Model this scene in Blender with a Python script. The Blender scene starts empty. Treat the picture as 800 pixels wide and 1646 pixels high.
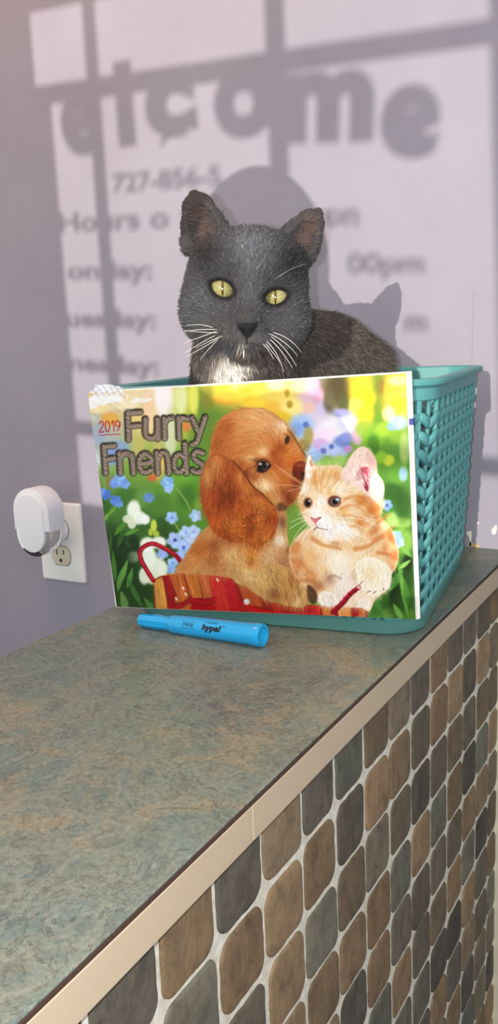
import bpy, bmesh, math, random
import numpy as np
from mathutils import Vector, Matrix, Euler
random.seed(3)
PI = math.pi
C = bpy.context.scene.collection
ZC = 1.07                      # height of the counter top above the floor; everything below is written relative to the counter top
# ---- camera: position and axes (rows: right, down, forward), 1400 px focal length on an 800 x 1646 frame
CAM = np.array([0., -.9349, .2311])
RC = np.array([[.87009995, .49117307, -.04092781], [.05828532, -.18499513, -.98100949], [-.48941689, .85119082, -.18959243]])
FPX = 1400.
def ray(u, v): return RC.T@np.array([(u-400)/FPX, (v-823)/FPX, 1.])
def on_y(u, v, y): d = ray(u, v); return CAM+d*(y-CAM[1])/d[1]
def at_depth(u, v, dep): return CAM+ray(u, v)*dep
def proj(P):
    q = (np.asarray(P, float)-CAM)@RC.T
    return 400+FPX*q[..., 0]/q[..., 2], 823+FPX*q[..., 1]/q[..., 2]

# ------------------------------------------------------------------ helpers
def lin(c, a=1.):
    f = lambda x: x/12.92 if x <= .04045 else ((x+.055)/1.055)**2.4
    return tuple(f(x/255.) for x in c[:3])+(a,)
def lin_np(a):
    return np.where(a <= .04045, a/12.92, ((a+.055)/1.055)**2.4)
def mat(name, col=(200, 200, 200), rough=.5, metal=0., spec=.5, coat=0., trans=0., ior=1.45, sss=0., alpha=1., sheen=0.):
    m = bpy.data.materials.new(name); m.use_nodes = True
    b = m.node_tree.nodes['Principled BSDF']
    b.inputs['Base Color'].default_value = lin(col); b.inputs['Roughness'].default_value = rough
    b.inputs['Metallic'].default_value = metal; b.inputs['Specular IOR Level'].default_value = spec
    b.inputs['Coat Weight'].default_value = coat; b.inputs['Transmission Weight'].default_value = trans; b.inputs['IOR'].default_value = ior
    b.inputs['Alpha'].default_value = alpha; b.inputs['Sheen Weight'].default_value = sheen
    if sss: b.inputs['Subsurface Weight'].default_value = sss; b.inputs['Subsurface Scale'].default_value = .004
    return m
class NT:
    """small node helper around a material's Principled shader"""
    def __init__(s, m): s.m = m; s.t = m.node_tree; s.b = s.t.nodes['Principled BSDF']
    def n(s, kind, **kw):
        x = s.t.nodes.new(kind)
        for k, v in kw.items():
            if k in x.inputs: x.inputs[k].default_value = v
            else: setattr(x, k, v)
        return x
    def l(s, a, ao, b, bi): s.t.links.new(a.outputs[ao], b.inputs[bi])
    def coords(s, scale=(1, 1, 1)):
        tc = s.n('ShaderNodeTexCoord'); mp = s.n('ShaderNodeMapping'); mp.inputs['Scale'].default_value = scale
        s.l(tc, 'Object', mp, 'Vector'); return mp
    def noise(s, vec, scale, detail=4., rough=.55, dist=0.):
        x = s.n('ShaderNodeTexNoise'); x.inputs['Scale'].default_value = scale; x.inputs['Detail'].default_value = detail
        x.inputs['Roughness'].default_value = rough; x.inputs['Distortion'].default_value = dist; s.l(vec, 0, x, 'Vector'); return x
    def ramp(s, src, so, stops):
        r = s.n('ShaderNodeValToRGB'); e = r.color_ramp.elements
        while len(e) < len(stops): e.new(.5)
        for k, (p, c) in enumerate(stops): e[k].position = p; e[k].color = lin(c) if max(c[:3]) > 1 else tuple(c)+(1,)*(4-len(c))
        s.l(src, so, r, 'Fac'); return r
    def mix(s, a, ao, b, bo, fac=None, fo=0, f=.5, blend='MIX'):
        x = s.n('ShaderNodeMix'); x.data_type = 'RGBA'; x.blend_type = blend; x.inputs[0].default_value = f
        if fac is not None: s.l(fac, fo, x, 0)
        for src, o, k in ((a, ao, 6), (b, bo, 7)):
            if isinstance(src, tuple): x.inputs[k].default_value = lin(src)
            else: s.t.links.new(src.outputs[o], x.inputs[k])
        return x
    def color(s, src, o): s.t.links.new(src.outputs[o], s.b.inputs['Base Color'])
    def bump(s, src, o, strength=.3, dist=.001):
        x = s.n('ShaderNodeBump'); x.inputs['Strength'].default_value = strength; x.inputs['Distance'].default_value = dist
        s.l(src, o, x, 'Height'); s.l(x, 'Normal', s.b, 'Normal'); return x
def attr_mat(name, rough=.6, spec=.3, coat=0., coat_rough=.1):
    m = mat(name, rough=rough, spec=spec, coat=coat); t = NT(m); a = t.n('ShaderNodeAttribute'); a.attribute_name = 'tone'
    t.color(a, 'Color'); t.b.inputs['Coat Roughness'].default_value = coat_rough; return m
def mesh(name, v, f, m=None, parent=None, smooth=True, tone=None):
    me = bpy.data.meshes.new(name)
    v = np.asarray(v, np.float32)
    if isinstance(f, np.ndarray):
        k = f.shape[1]; nf = len(f)
        me.vertices.add(len(v)); me.vertices.foreach_set('co', v.ravel())
        me.loops.add(nf*k); me.loops.foreach_set('vertex_index', f.ravel().astype(np.int32))
        me.polygons.add(nf); me.polygons.foreach_set('loop_start', np.arange(0, nf*k, k, dtype=np.int32))
        me.update(calc_edges=True); me.validate()
    else:
        me.from_pydata([tuple(map(float, x)) for x in v], [], f); me.update()
    if smooth: me.polygons.foreach_set('use_smooth', np.ones(len(me.polygons), bool))
    if tone is not None:
        a = me.color_attributes.new('tone', 'FLOAT_COLOR', 'POINT')
        q = np.ones((len(v), 4), np.float32); q[:, :3] = tone; a.data.foreach_set('color', q.ravel())
    o = bpy.data.objects.new(name, me); C.objects.link(o)
    if m: me.materials.append(m)
    if parent: put(o, parent)
    return o
def put(o, parent):
    o.parent = parent
    o.matrix_parent_inverse = Matrix.Translation(-Vector(parent.location)) if parent.type == 'EMPTY' else Matrix()
def from_bm(name, bm, m=None, parent=None, smooth=True, angle=None):
    me = bpy.data.meshes.new(name); bmesh.ops.recalc_face_normals(bm, faces=bm.faces[:]); bm.to_mesh(me); bm.free()
    o = bpy.data.objects.new(name, me); C.objects.link(o)
    if m: me.materials.append(m)
    for p in me.polygons: p.use_smooth = smooth
    if smooth and angle: me.set_sharp_from_angle(angle=math.radians(angle))
    if parent: put(o, parent)
    return o
def tag(o, label, cat, group=None, kind=None):
    o['label'] = label; o['category'] = cat
    if group: o['group'] = group
    if kind: o['kind'] = kind
    return o
def thing(name, loc, label, cat, group=None):
    e = bpy.data.objects.new(name, None); e.empty_display_size = .05; e.location = loc; C.objects.link(e); return tag(e, label, cat, group)
def struct(o): o['kind'] = 'structure'; return o
class G:
    """collects geometry"""
    def __init__(s): s.v = []; s.f = []; s.t = []
    def add(s, v, f, tone=None):
        k = len(s.v); s.v += [tuple(map(float, x)) for x in v]; s.f += [tuple(i+k for i in q) for q in f]
        if tone is not None: s.t += [tone]*len(v)
    def box(s, a, b):
        x0, y0, z0 = a; x1, y1, z1 = b
        s.add([(x0,y0,z0),(x1,y0,z0),(x1,y1,z0),(x0,y1,z0),(x0,y0,z1),(x1,y0,z1),(x1,y1,z1),(x0,y1,z1)],
              [(3,2,1,0),(4,5,6,7),(0,1,5,4),(1,2,6,5),(2,3,7,6),(3,0,4,7)])
    def tube(s, pts, rad, n=8, cap=True, flat=None, tone=None):
        P = [np.array(p, float) for p in pts]; r = rad if hasattr(rad, '__len__') else [rad]*len(P); rings = []; up = None
        for i, p in enumerate(P):
            d = P[min(i+1, len(P)-1)]-P[max(i-1, 0)]; d /= np.linalg.norm(d)+1e-12
            if up is None: up = np.array([0, 0, 1.]) if abs(d[2]) < .9 else np.array([1., 0, 0])
            if flat is not None: up = np.asarray(flat[i] if np.ndim(flat) > 1 else flat, float)
            a = np.cross(d, up); a /= np.linalg.norm(a)+1e-12; b = np.cross(a, d); up = b
            ra, rb = (r[i] if hasattr(r[i], '__len__') else (r[i], r[i]))
            rings.append([p+a*ra*math.cos(2*PI*k/n)+b*rb*math.sin(2*PI*k/n) for k in range(n)])
        v = [q for R in rings for q in R]; f = []
        for i in range(len(P)-1):
            for k in range(n): f.append((i*n+k, i*n+(k+1) % n, (i+1)*n+(k+1) % n, (i+1)*n+k))
        if cap: f.append(tuple(range(n))[::-1]); f.append(tuple((len(P)-1)*n+k for k in range(n)))
        s.add(v, f, tone)
    def build(s, name, m=None, parent=None, smooth=True, angle=None):
        o = mesh(name, s.v, s.f, m, parent, smooth, np.array(s.t) if s.t else None)
        if smooth and angle: o.data.set_sharp_from_angle(angle=math.radians(angle))
        return o
def bevel(o, w, seg=2):
    b = o.modifiers.new('bevel', 'BEVEL'); b.width = w; b.segments = seg; b.limit_method = 'ANGLE'; return o
def text_mesh(txt, size, bold=0., ext=0., res=4, align='CENTER'):
    c = bpy.data.curves.new('t', 'FONT'); c.body = txt; c.size = size; c.offset = bold; c.extrude = ext; c.resolution_u = res; c.align_x = align; c.align_y = 'CENTER'
    o = bpy.data.objects.new('t', c); C.objects.link(o); dg = bpy.context.evaluated_depsgraph_get()
    me = bpy.data.meshes.new_from_object(o.evaluated_get(dg)); C.objects.unlink(o); bpy.data.objects.remove(o); bpy.data.curves.remove(c); return me
def surface_nets(S, org, h):
    """closed quad mesh of the zero level of a sampled distance field"""
    neg = S < 0; nx, ny, nz = S.shape
    cnt = np.zeros((nx-1, ny-1, nz-1), np.float32); acc = np.zeros((nx-1, ny-1, nz-1, 3), np.float32)
    def sl(d): return tuple(slice(d[k], S.shape[k]-1+d[k]) for k in range(3))
    for ax in range(3):
        o = [k for k in range(3) if k != ax]
        for i in (0, 1):
            for j in (0, 1):
                a = [0, 0, 0]; a[o[0]] = i; a[o[1]] = j; b = list(a); b[ax] = 1
                sa, sb = S[sl(a)], S[sl(b)]; x = (sa < 0) != (sb < 0)
                t = np.where(x, sa/np.where(x, sa-sb, 1), 0)
                cnt += x
                for k in range(3): acc[..., k] += np.where(x, (t if k == ax else a[k]), 0)
    act = cnt > 0; idx = -np.ones(cnt.shape, np.int64); idx[act] = np.arange(act.sum())
    g = np.argwhere(act); V = (g+acc[act]/cnt[act][:, None])*h+org
    F = []
    for ax in range(3):
        o = [(ax+1) % 3, (ax+2) % 3]
        a = [slice(1, n-1) for n in S.shape]; a[ax] = slice(0, S.shape[ax]-1); b = list(a); b[ax] = slice(1, S.shape[ax])
        x = neg[tuple(a)] != neg[tuple(b)]; q = np.argwhere(x); fl = neg[tuple(a)][x]
        q[:, o[0]] += 1; q[:, o[1]] += 1
        def at(d0, d1):
            p = q.copy(); p[:, o[0]] += d0; p[:, o[1]] += d1; return idx[p[:, 0], p[:, 1], p[:, 2]]
        Q = np.stack([at(-1, -1), at(0, -1), at(0, 0), at(-1, 0)], 1); Q[~fl] = Q[~fl][:, ::-1]; F.append(Q)
    return V, np.concatenate(F)
# ---------------------------------------------------------------- printed cover picture (painted with numpy, put on the card as printed ink)
AX0, AY0, AX1, AY1, ASC = 136.0, 592.0, 680.0, 1004.0, 1.5
AW, AH = int((AX1-AX0)*ASC), int((AY1-AY0)*ASC)
def paint_cover():
    rg = np.random.default_rng(7)
    gx = AX0 + (np.arange(AW)+.5)/ASC; gy = AY0 + (np.arange(AH)+.5)/ASC
    X, Y = np.meshgrid(gx, gy)
    img = np.zeros((AH, AW, 3)); img[:] = (120, 160, 70)
    def win(x0, y0, x1, y1):
        i0 = max(0, int((x0-AX0)*ASC)); i1 = min(AW, int((x1-AX0)*ASC)+2)
        j0 = max(0, int((y0-AY0)*ASC)); j1 = min(AH, int((y1-AY0)*ASC)+2)
        return slice(j0, max(j1, j0)), slice(i0, max(i1, i0))
    def over(w, m, col):
        img[w] = img[w]*(1-m[..., None]) + np.asarray(col, float)*m[..., None]
    def blob(cx, cy, rx, ry, col, a=1., soft=.8, rot=0.):
        R = max(rx, ry)*(1+soft*.5)+1
        w = win(cx-R, cy-R, cx+R, cy+R)
        dx, dy = X[w]-cx, Y[w]-cy; c, s = math.cos(rot), math.sin(rot)
        d = np.hypot((dx*c+dy*s)/rx, (-dx*s+dy*c)/ry)
        m = np.clip((1+soft*.5-d)/soft, 0, 1); over(w, a*m*m*(3-2*m), col)
    def smooth(pts, closed=True, k=8):
        P = np.array(pts, float); n = len(P); out = []
        for i in range(n if closed else n-1):
            p0, p1, p2, p3 = (P[(i-1) % n] if closed or i else P[0]), P[i], P[(i+1) % n], (P[(i+2) % n] if closed or i+2 < n else P[n-1])
            for t in np.arange(k)/k:
                out.append(.5*(2*p1+(p2-p0)*t+(2*p0-5*p1+4*p2-p3)*t*t+(3*p1-p0-3*p2+p3)*t**3))
        if not closed: out.append(P[-1])
        return np.array(out)
    def inside(P, x, y):
        ins = np.zeros(x.shape, bool); n = len(P)
        for i in range(n):
            (xa, ya), (xb, yb) = P[i], P[(i+1) % n]
            if ya == yb: continue
            c = ((ya > y) != (yb > y)) & (x < (xb-xa)*(y-ya)/(yb-ya)+xa); ins ^= c
        return ins
    def dist(P, x, y, closed=False):
        best = np.full(x.shape, 1e9); tt = np.zeros(x.shape); n = len(P)
        L = n if closed else n-1
        for i in range(L):
            a, b = P[i], P[(i+1) % n]; e = b-a; q = e@e+1e-9
            t = np.clip(((x-a[0])*e[0]+(y-a[1])*e[1])/q, 0, 1)
            d = np.hypot(x-a[0]-t*e[0], y-a[1]-t*e[1]); k = d < best
            best = np.where(k, d, best); tt = np.where(k, (i+t)/L, tt)
        return best, tt
    def poly(pts, col, soft=1.2, a=1., k=5, sm=True):
        P = smooth(pts, True, k) if sm else np.array(pts, float); (x0, y0), (x1, y1) = P.min(0)-soft, P.max(0)+soft
        w = win(x0, y0, x1, y1); x, y = X[w], Y[w]
        d, _ = dist(P, x, y, True); sd = np.where(inside(P, x, y), d, -d)
        over(w, a*np.clip(sd/soft+.5, 0, 1), col); return P
    def line(pts, w0, col, w1=None, a=1., soft=.8, k=6, sm=True):
        P = smooth(pts, False, k) if sm and len(pts) > 2 else np.array(pts, float)
        w1 = w0 if w1 is None else w1; W = max(w0, w1)+soft
        (x0, y0), (x1, y1) = P.min(0)-W, P.max(0)+W; w = win(x0, y0, x1, y1); x, y = X[w], Y[w]
        d, t = dist(P, x, y); over(w, a*np.clip((.5*(w0+(w1-w0)*t)-d)/soft+.5, 0, 1), col)
    def strokes(px, py, ang, length, cols, a=.6, curl=0., wig=0., width=.55, batches=14):
        n = len(px); order = rg.permutation(n); ang = np.broadcast_to(ang, (n,)).copy(); length = np.broadcast_to(length, (n,))
        curl = np.broadcast_to(curl, (n,)); ph = rg.uniform(0, 6.28, n)
        for b in range(batches):
            ii = order[b::batches]
            acc = np.zeros((AH, AW)); colacc = np.zeros((AH, AW, 3))
            S = 26; x, y, an = px[ii].copy(), py[ii].copy(), ang[ii].copy()
            for s in range(S):
                f = s/(S-1); st = length[ii]/S
                al = np.sin(math.pi*min(1, .12+.88*f)**.8)
                u = (x-AX0)*ASC-.5; v = (y-AY0)*ASC-.5; iu, iv = np.floor(u).astype(int), np.floor(v).astype(int)
                for di in (0, 1):
                    for dj in (0, 1):
                        wgt = (1-abs(u-iu-di))*(1-abs(v-iv-dj))*al
                        ok = (iu+di >= 0) & (iu+di < AW) & (iv+dj >= 0) & (iv+dj < AH)
                        np.add.at(acc, (iv[ok]+dj, iu[ok]+di), wgt[ok])
                        np.add.at(colacc, (iv[ok]+dj, iu[ok]+di), wgt[ok, None]*cols[ii][ok])
                an = an + curl[ii]/S + wig*np.cos(ph[ii]+f*9)/S
                x = x+np.cos(an)*st; y = y+np.sin(an)*st
            m = np.clip(acc*width, 0, 1)*a; c = colacc/np.maximum(acc, 1e-6)[..., None]
            img[:] = img*(1-m[..., None])+c*m[..., None]
    def fur(pts, n, flow, length, c0, c1, a=.6, jit=.25, curl=0., wig=0., tint=None, sm=True, con=.17):
        P = smooth(pts, True, 5) if sm else np.array(pts, float)
        lo, hi = P.min(0), P.max(0); q = rg.uniform(lo, hi, (int(n*2.6), 2)); q = q[inside(P, q[:, 0], q[:, 1])][:n]
        F = np.array([(f[0], f[1]) for f in flow]); A = np.array([math.radians(f[2]) for f in flow])
        d2 = ((q[:, None]-F[None])**2).sum(2)+30; w = 1/d2**1.5; w /= w.sum(1, keepdims=True)
        ang = np.arctan2((w*np.sin(A)).sum(1), (w*np.cos(A)).sum(1))+rg.normal(0, jit, len(q))
        if tint:
            w2 = win(lo[0], lo[1], hi[0], hi[1]); x2, y2 = X[w2], Y[w2]; dd, _ = dist(P, x2, y2, True)
            mk = np.where(inside(P, x2, y2), np.clip(dd/3, 0, 1), 0)
            for f in tint: over(w2, mk*np.clip(1.25*np.exp(-((x2-f[0])**2+(y2-f[1])**2)/(f[5]*f[5])), 0, .92), f[2:5])
        iu = np.clip(((q[:, 0]-AX0)*ASC).astype(int), 0, AW-1); iv = np.clip(((q[:, 1]-AY0)*ASC).astype(int), 0, AH-1)
        base = img[iv, iu]; k = rg.normal(0, 1, len(q))[:, None]
        cols = base*(1+con*k)+np.where(k > 0, 1, 0)*np.array([16, 12, 6])*np.abs(k)*con*3
        L = length*rg.uniform(.6, 1.25, len(q))
        sg = rg.choice([-1, 1], len(q)) if curl < 0 else 1
        strokes(q[:, 0], q[:, 1], ang, L, np.clip(cols, 0, 255), a, abs(curl)*sg*rg.uniform(.5, 1.3, len(q)), wig)
    # --- blurred garden behind
    for c in [(150,640,70,60,(236,190,90)),(215,640,60,50,(250,225,170)),(190,690,60,40,(235,205,120)),(265,650,22,70,(248,236,232)),(240,700,30,60,(238,214,150)),
              (303,640,22,40,(240,230,90)),(300,690,26,40,(200,205,90)),(332,660,24,90,(120,150,60)),(330,730,30,60,(110,150,60)),(375,625,45,30,(244,205,80)),(425,630,45,40,(246,215,90)),
              (470,635,40,40,(248,220,120)),(505,640,26,50,(226,190,215)),(540,630,26,40,(105,95,60)),(582,650,26,60,(240,205,60)),(612,640,12,60,(120,150,50)),
              (638,640,24,60,(246,200,70)),(640,665,18,40,(250,225,140)),(520,690,60,40,(225,215,235)),(600,740,60,70,(120,170,55)),(640,800,50,120,(95,145,60)),
              (640,930,60,90,(70,120,50)),(180,750,50,50,(140,170,90)),(240,760,70,50,(150,180,80)),(300,790,60,60,(110,165,60)),(200,830,70,60,(95,145,65)),
              (250,900,90,80,(70,115,50)),(180,930,60,80,(55,95,40)),(230,960,60,40,(60,105,45)),(165,700,40,50,(190,195,190))]:
        blob(*c[:4], c[4], .9, 1.1)
    for c in [(160,655,22,10,(255,232,150)),(150,690,18,12,(250,200,80)),(178,672,14,12,(240,180,70)),(205,650,18,8,(255,240,200)),(190,720,22,12,(150,175,215)),(158,695,14,18,(165,185,215)),
              (180,735,18,12,(140,165,215)),(152,740,10,16,(225,230,225)),(222,725,12,25,(205,195,120)),(262,640,14,30,(252,246,248)),(240,660,10,40,(246,215,180)),(275,700,10,40,(220,225,190)),
              (255,745,12,26,(245,200,130)),(300,686,8,8,(228,140,80)),(245,768,7,6,(225,110,60)),(312,640,8,30,(246,244,120)),(292,642,10,26,(235,240,190)),
              (335,640,10,20,(150,150,60)),(365,640,22,10,(240,180,70)),(385,618,16,9,(250,228,150)),(410,650,22,10,(252,222,70)),(395,632,14,12,(245,190,70)),(445,618,16,10,(252,240,190)),
              (440,655,16,10,(245,195,80)),(480,620,14,12,(255,236,180)),(470,655,18,14,(252,235,150)),(462,632,4,6,(190,160,60)),(466,650,5,6,(190,150,50)),(455,672,14,10,(235,195,50)),
              (503,620,10,14,(205,195,235)),(512,640,10,16,(225,175,205)),(520,655,14,10,(215,205,235)),(498,655,9,9,(240,200,180)),(560,618,8,14,(235,200,60)),(575,625,14,12,(248,215,60)),
              (590,640,14,14,(252,210,40)),(572,650,12,10,(245,225,110)),(588,665,12,12,(250,200,50)),(580,680,16,10,(235,200,60)),(612,620,6,14,(150,130,60)),(632,625,14,14,(252,190,70)),
              (640,650,14,14,(254,215,50)),(625,665,10,12,(255,240,190)),(640,612,16,8,(245,210,170)),(545,625,16,30,(92,82,52)),(530,645,10,18,(110,105,75)),(552,650,9,14,(95,100,60))]:
        blob(*c[:4], c[4], .85, .9)
    for c in [(485,685,20,18,(170,200,240)),(478,690,10,12,(140,175,230)),(492,683,5,5,(90,120,190)),(540,690,28,20,(248,242,250)),(520,700,20,14,(245,225,245)),(560,680,16,14,(225,220,250)),
              (550,664,14,7,(165,165,220)),(515,715,14,10,(215,180,225)),(550,712,14,12,(120,140,215)),(557,703,10,8,(150,160,225)),(575,700,10,16,(215,170,215)),(545,728,14,10,(185,195,240)),
              (530,722,16,10,(190,205,245)),(520,725,5,5,(110,115,190)),(533,718,4,4,(100,110,190)),(505,735,14,12,(165,195,245)),(498,725,10,10,(190,210,245)),(490,715,9,10,(150,140,80)),
              (525,745,16,8,(150,200,90)),(545,740,12,8,(170,205,110)),(560,722,8,6,(200,150,210)),(496,700,8,14,(180,165,90)),
              (585,690,14,14,(150,185,70)),(600,705,18,14,(130,180,50)),(620,690,18,12,(170,200,70)),(598,722,10,10,(90,140,40)),(640,700,16,14,(140,180,60)),(625,740,9,9,(215,215,70)),(612,735,10,10,(150,195,60)),
              (640,760,16,16,(110,165,60)),(630,790,16,12,(55,105,40)),(640,680,15,11,(180,205,240)),(630,686,8,6,(150,185,235)),(648,762,7,12,(170,200,235)),(600,715,10,16,(80,130,45)),
              (585,725,12,8,(160,195,90)),(650,720,8,26,(175,195,120)),(640,820,20,12,(90,150,70)),(645,840,16,9,(170,205,110)),(630,835,10,12,(185,215,130)),(650,870,14,20,(150,190,90)),(645,905,16,12,(90,140,70)),
              (636,958,10,18,(18,28,18)),(655,905,8,14,(35,45,25)),(610,975,12,9,(60,110,50)),(590,985,20,6,(70,120,55)),(650,960,14,20,(70,115,45)),(650,985,14,8,(110,155,60)),(625,985,10,9,(120,165,80))]:
        blob(*c[:4], c[4], .85, .8)
    for c in [(165,815,16,14,(60,110,45)),(205,800,20,16,(75,125,50)),(235,800,18,14,(120,165,80)),(255,810,18,16,(90,140,55)),(300,805,14,18,(105,165,60)),(290,770,16,10,(120,175,60)),(315,790,14,14,(90,150,50)),
              (190,870,14,14,(25,55,25)),(215,875,10,16,(30,60,28)),(185,905,14,18,(35,70,30)),(215,925,12,20,(45,85,38)),(180,845,10,16,(80,130,50)),(260,845,10,14,(60,105,45)),(235,850,16,10,(70,110,50)),
              (268,870,8,14,(60,100,45)),(225,955,16,16,(50,90,45)),(240,975,14,8,(85,135,70)),(205,970,14,10,(70,115,55)),(180,960,10,14,(60,100,40)),(215,895,9,9,(200,220,200)),(240,800,9,7,(110,150,200)),
              (325,850,12,12,(95,150,60)),(320,810,8,10,(130,180,80)),(180,775,10,10,(150,140,90))]:
        blob(*c[:4], c[4], .85, .8)
    for c in [(190,905,30,40,(34,58,26)),(215,955,40,30,(40,66,30)),(270,880,16,40,(52,84,38)),(300,800,14,20,(70,116,46)),(178,860,18,20,(44,74,32)),(648,930,16,26,(34,58,28)),(640,970,22,22,(44,74,32)),(625,800,20,20,(60,104,42)),(648,810,12,26,(52,90,40))]: blob(*c[:4], c[4], .7, 1.1)
    def leaf(a, b, w, col, al=.9):
        a, b = np.array(a, float), np.array(b, float); d = (b-a)/np.linalg.norm(b-a); n = np.array([-d[1], d[0]])*w/2; m = (a+b)/2
        poly([a, a*.6+b*.4+n, a*.2+b*.8+n*.6, b, a*.2+b*.8-n*.6, a*.6+b*.4-n], col, 1.6, al, 4)
    for a, b, w, c in [((186,935),(182,885),8,(85,135,60)),((192,940),(206,900),9,(120,170,85)),((190,950),(196,915),9,(100,150,75)),((205,945),(214,912),8,(95,150,80)),((170,915),(180,860),8,(70,115,50)),
                       ((165,840),(176,825),6,(140,185,80)),((172,830),(190,812),6,(120,175,60)),((185,860),(206,835),9,(90,150,50)),((190,880),(200,850),8,(60,110,45)),((200,860),(225,850),6,(110,165,60)),
                       ((205,985),(195,950),12,(110,150,85)),((228,975),(206,930),9,(70,120,60)),((250,985),(232,960),8,(90,140,75)),((640,915),(660,900),7,(150,200,110)),((655,990),(640,900),8,(110,165,75)),
                       ((625,950),(648,915),12,(90,145,65)),((615,985),(600,960),9,(80,135,60)),((648,998),(632,970),9,(120,170,85)),((645,880),(662,895),7,(130,185,95)),((620,860),(650,850),8,(140,190,90)),
                       ((656,975),(650,930),10,(75,125,50)),((212,880),(200,868),6,(50,95,40)),((170,870),(162,845),7,(85,140,60))]:
        leaf(a, b, w, c)
    for P in ([(285,785),(300,806),(306,820)],[(280,838),(287,850),(292,858)],[(168,770),(170,790)]): line(P, 2.4, (150,170,95), soft=1.6)
    def flower(cx, cy, r, col, eye=None, n=5, ph=0., soft=.7):
        for k in range(n):
            an = ph+k*2*math.pi/n; c = np.array(col)+rg.uniform(-14, 14)
            blob(cx+math.cos(an)*r*.55, cy+math.sin(an)*r*.55, r*.52, r*.46, c, .95, soft, an)
        if eye: blob(cx, cy, r*.24, r*.24, eye, .8, .8)
    for f in [(192,772,11,(150,185,240)),(202,778,8,(135,175,240)),(184,778,7,(125,165,235)),(270,776,11,(150,195,245),(200,215,235)),(272,786,7,(165,200,245)),(171,795,9,(95,140,225)),(165,790,6,(120,160,235)),(187,805,9,(100,145,230)),(193,810,6,(120,165,235)),
              (277,832,10,(165,200,245),(120,150,215)),(315,829,10,(180,210,250),(215,225,245)),(282,868,13,(185,205,248),(70,80,160)),(296,880,12,(175,200,248),(90,100,190)),(300,856,11,(190,212,250),(150,175,235)),
              (312,855,11,(195,215,252),(150,170,230)),(290,895,10,(165,195,245)),(278,905,9,(170,205,248),(120,160,225)),(262,890,9,(165,185,240)),(308,866,9,(190,210,250)),(276,915,8,(150,185,240)),
              (240,800,8,(120,155,210)),(622,812,9,(140,175,230),(60,70,110)),(638,862,9,(160,195,245)),(642,872,8,(170,200,248)),(636,872,6,(130,170,235)),(640,680,9,(175,200,240))]:
        flower(*f[:4], eye=f[4] if len(f) > 4 else None, ph=rg.uniform(0, 1))
    for c in [(216,820,11,16,(252,254,246)),(224,832,12,11,(246,250,238)),(207,834,9,7,(225,232,205)),(234,835,8,8,(250,252,250)),(213,842,7,8,(228,236,212)),
              (238,875,12,12,(250,250,240)),(256,872,12,10,(248,250,242)),(240,895,12,16,(248,250,244)),(250,912,16,18,(240,246,230)),(233,925,9,14,(232,238,218)),(262,915,8,14,(236,242,225)),(246,930,10,9,(225,232,205)),
              (248,845,5,10,(215,225,90)),(243,855,4,6,(190,205,80)),(252,858,5,5,(185,205,80))]:
        blob(*c[:4], c[4], .95, .55)
    # --- lettering: plump furry strokes
    FT = [[(206,663),(207,706)],[(206,663),(226,662)],[(207,685),(225,683)],[(234,673),(234,696),(240,703),(247,703),(253,695),(253,673)],[(253,690),(254,705)],
          [(264,672),(265,704)],[(265,680),(270,673),(277,671)],[(287,671),(288,704)],[(288,678),(294,671),(301,673)],[(309,671),(319,694)],[(330,670),(320,700),(316,711),(309,714)],
          [(167,717),(170,760)],[(167,717),(184,716)],[(169,738),(183,736)],[(192,728),(194,760)],[(194,735),(200,728),(208,730),(213,735)],[(212,731),(215,760)],
          [(225,745),(243,742),(240,732),(232,729),(225,736),(224,748),(229,757),(238,758),(244,754)],[(252,727),(254,760)],[(254,738),(259,728),(266,728),(270,738),(272,760)],
          [(297,737),(290,730),(282,734),(280,746),(284,757),(292,757),(298,748)],[(297,712),(300,760)],[(326,728),(317,725),(311,731),(316,740),(325,746),(325,755),(316,759),(310,755)]]
    w = win(150, 650, 340, 775); x, y = X[w], Y[w]; best = np.full(x.shape, 1e9); tx = np.zeros(x.shape); side = np.zeros(x.shape)
    for L in FT:
        P = smooth(L, False, 6) if len(L) > 2 else np.array(L, float)
        d, t = dist(P, x, y); k = d < best; best = np.where(k, d, best)
    R = 4.3
    h = np.sqrt(np.clip(1-(best/R)**2, 0, 1)); gyy, gxx = np.gradient(h)
    lit = .56+.36*h-(gxx*1.0+gyy*1.5)*.55
    yarn = np.sin((x*.8-y*1.05)*1.15+2*np.sin(x*.35)+1.6*np.sin(y*.3)); yarn2 = np.sin((x*.5+y*1.1)*2.6+2*np.sin(y*.4))
    lit = np.clip((lit-.66)*2.6+.62+.34*yarn*h+.2*yarn2, .1, 1.45)
    col = np.stack([lit*122, lit*108, lit*97], -1)
    halo = np.clip(1-(best-R)/2.8, 0, 1)*.9; over(w, halo, (58, 48, 38))
    m = np.clip((R-best)/.9+.5, 0, 1)[..., None]; img[w] = img[w]*(1-m)+col*m
    RED = (190, 26, 40)
    for L in ([(161.4,681),(163,677.4),(166,677.4),(167.4,681),(166,685.6),(161,694.4),(168,693.6)],[(171,680),(174,676.6),(177,680),(177.4,686),(176,692.6),(173,693.6),(171.2,689),(170.6,684),(171,680)],
              [(180.6,679.6),(183.6,676),(184.6,693)],[(194,680),(191,676),(188,677.6),(187.4,682),(189.6,685),(193,683.6),(194.4,679),(193.6,686),(190,692.4)],):
        line(L, 1.7, RED, soft=.8, sm=len(L) > 3)
    line([(160, 699.4), (194.6, 697.6)], 1.1, RED, soft=.7)
    # --- wicker basket
    BK = [(247,932),(258,926),(295,919),(325,920),(357,924),(382,931),(407,940),(425,953),(450,966),(480,971),(535,974),(592,978),(590,999),(470,999),(250,992),(248,965)]
    poly(BK, (150,40,32), 1.2, 1, sm=False)
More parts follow.
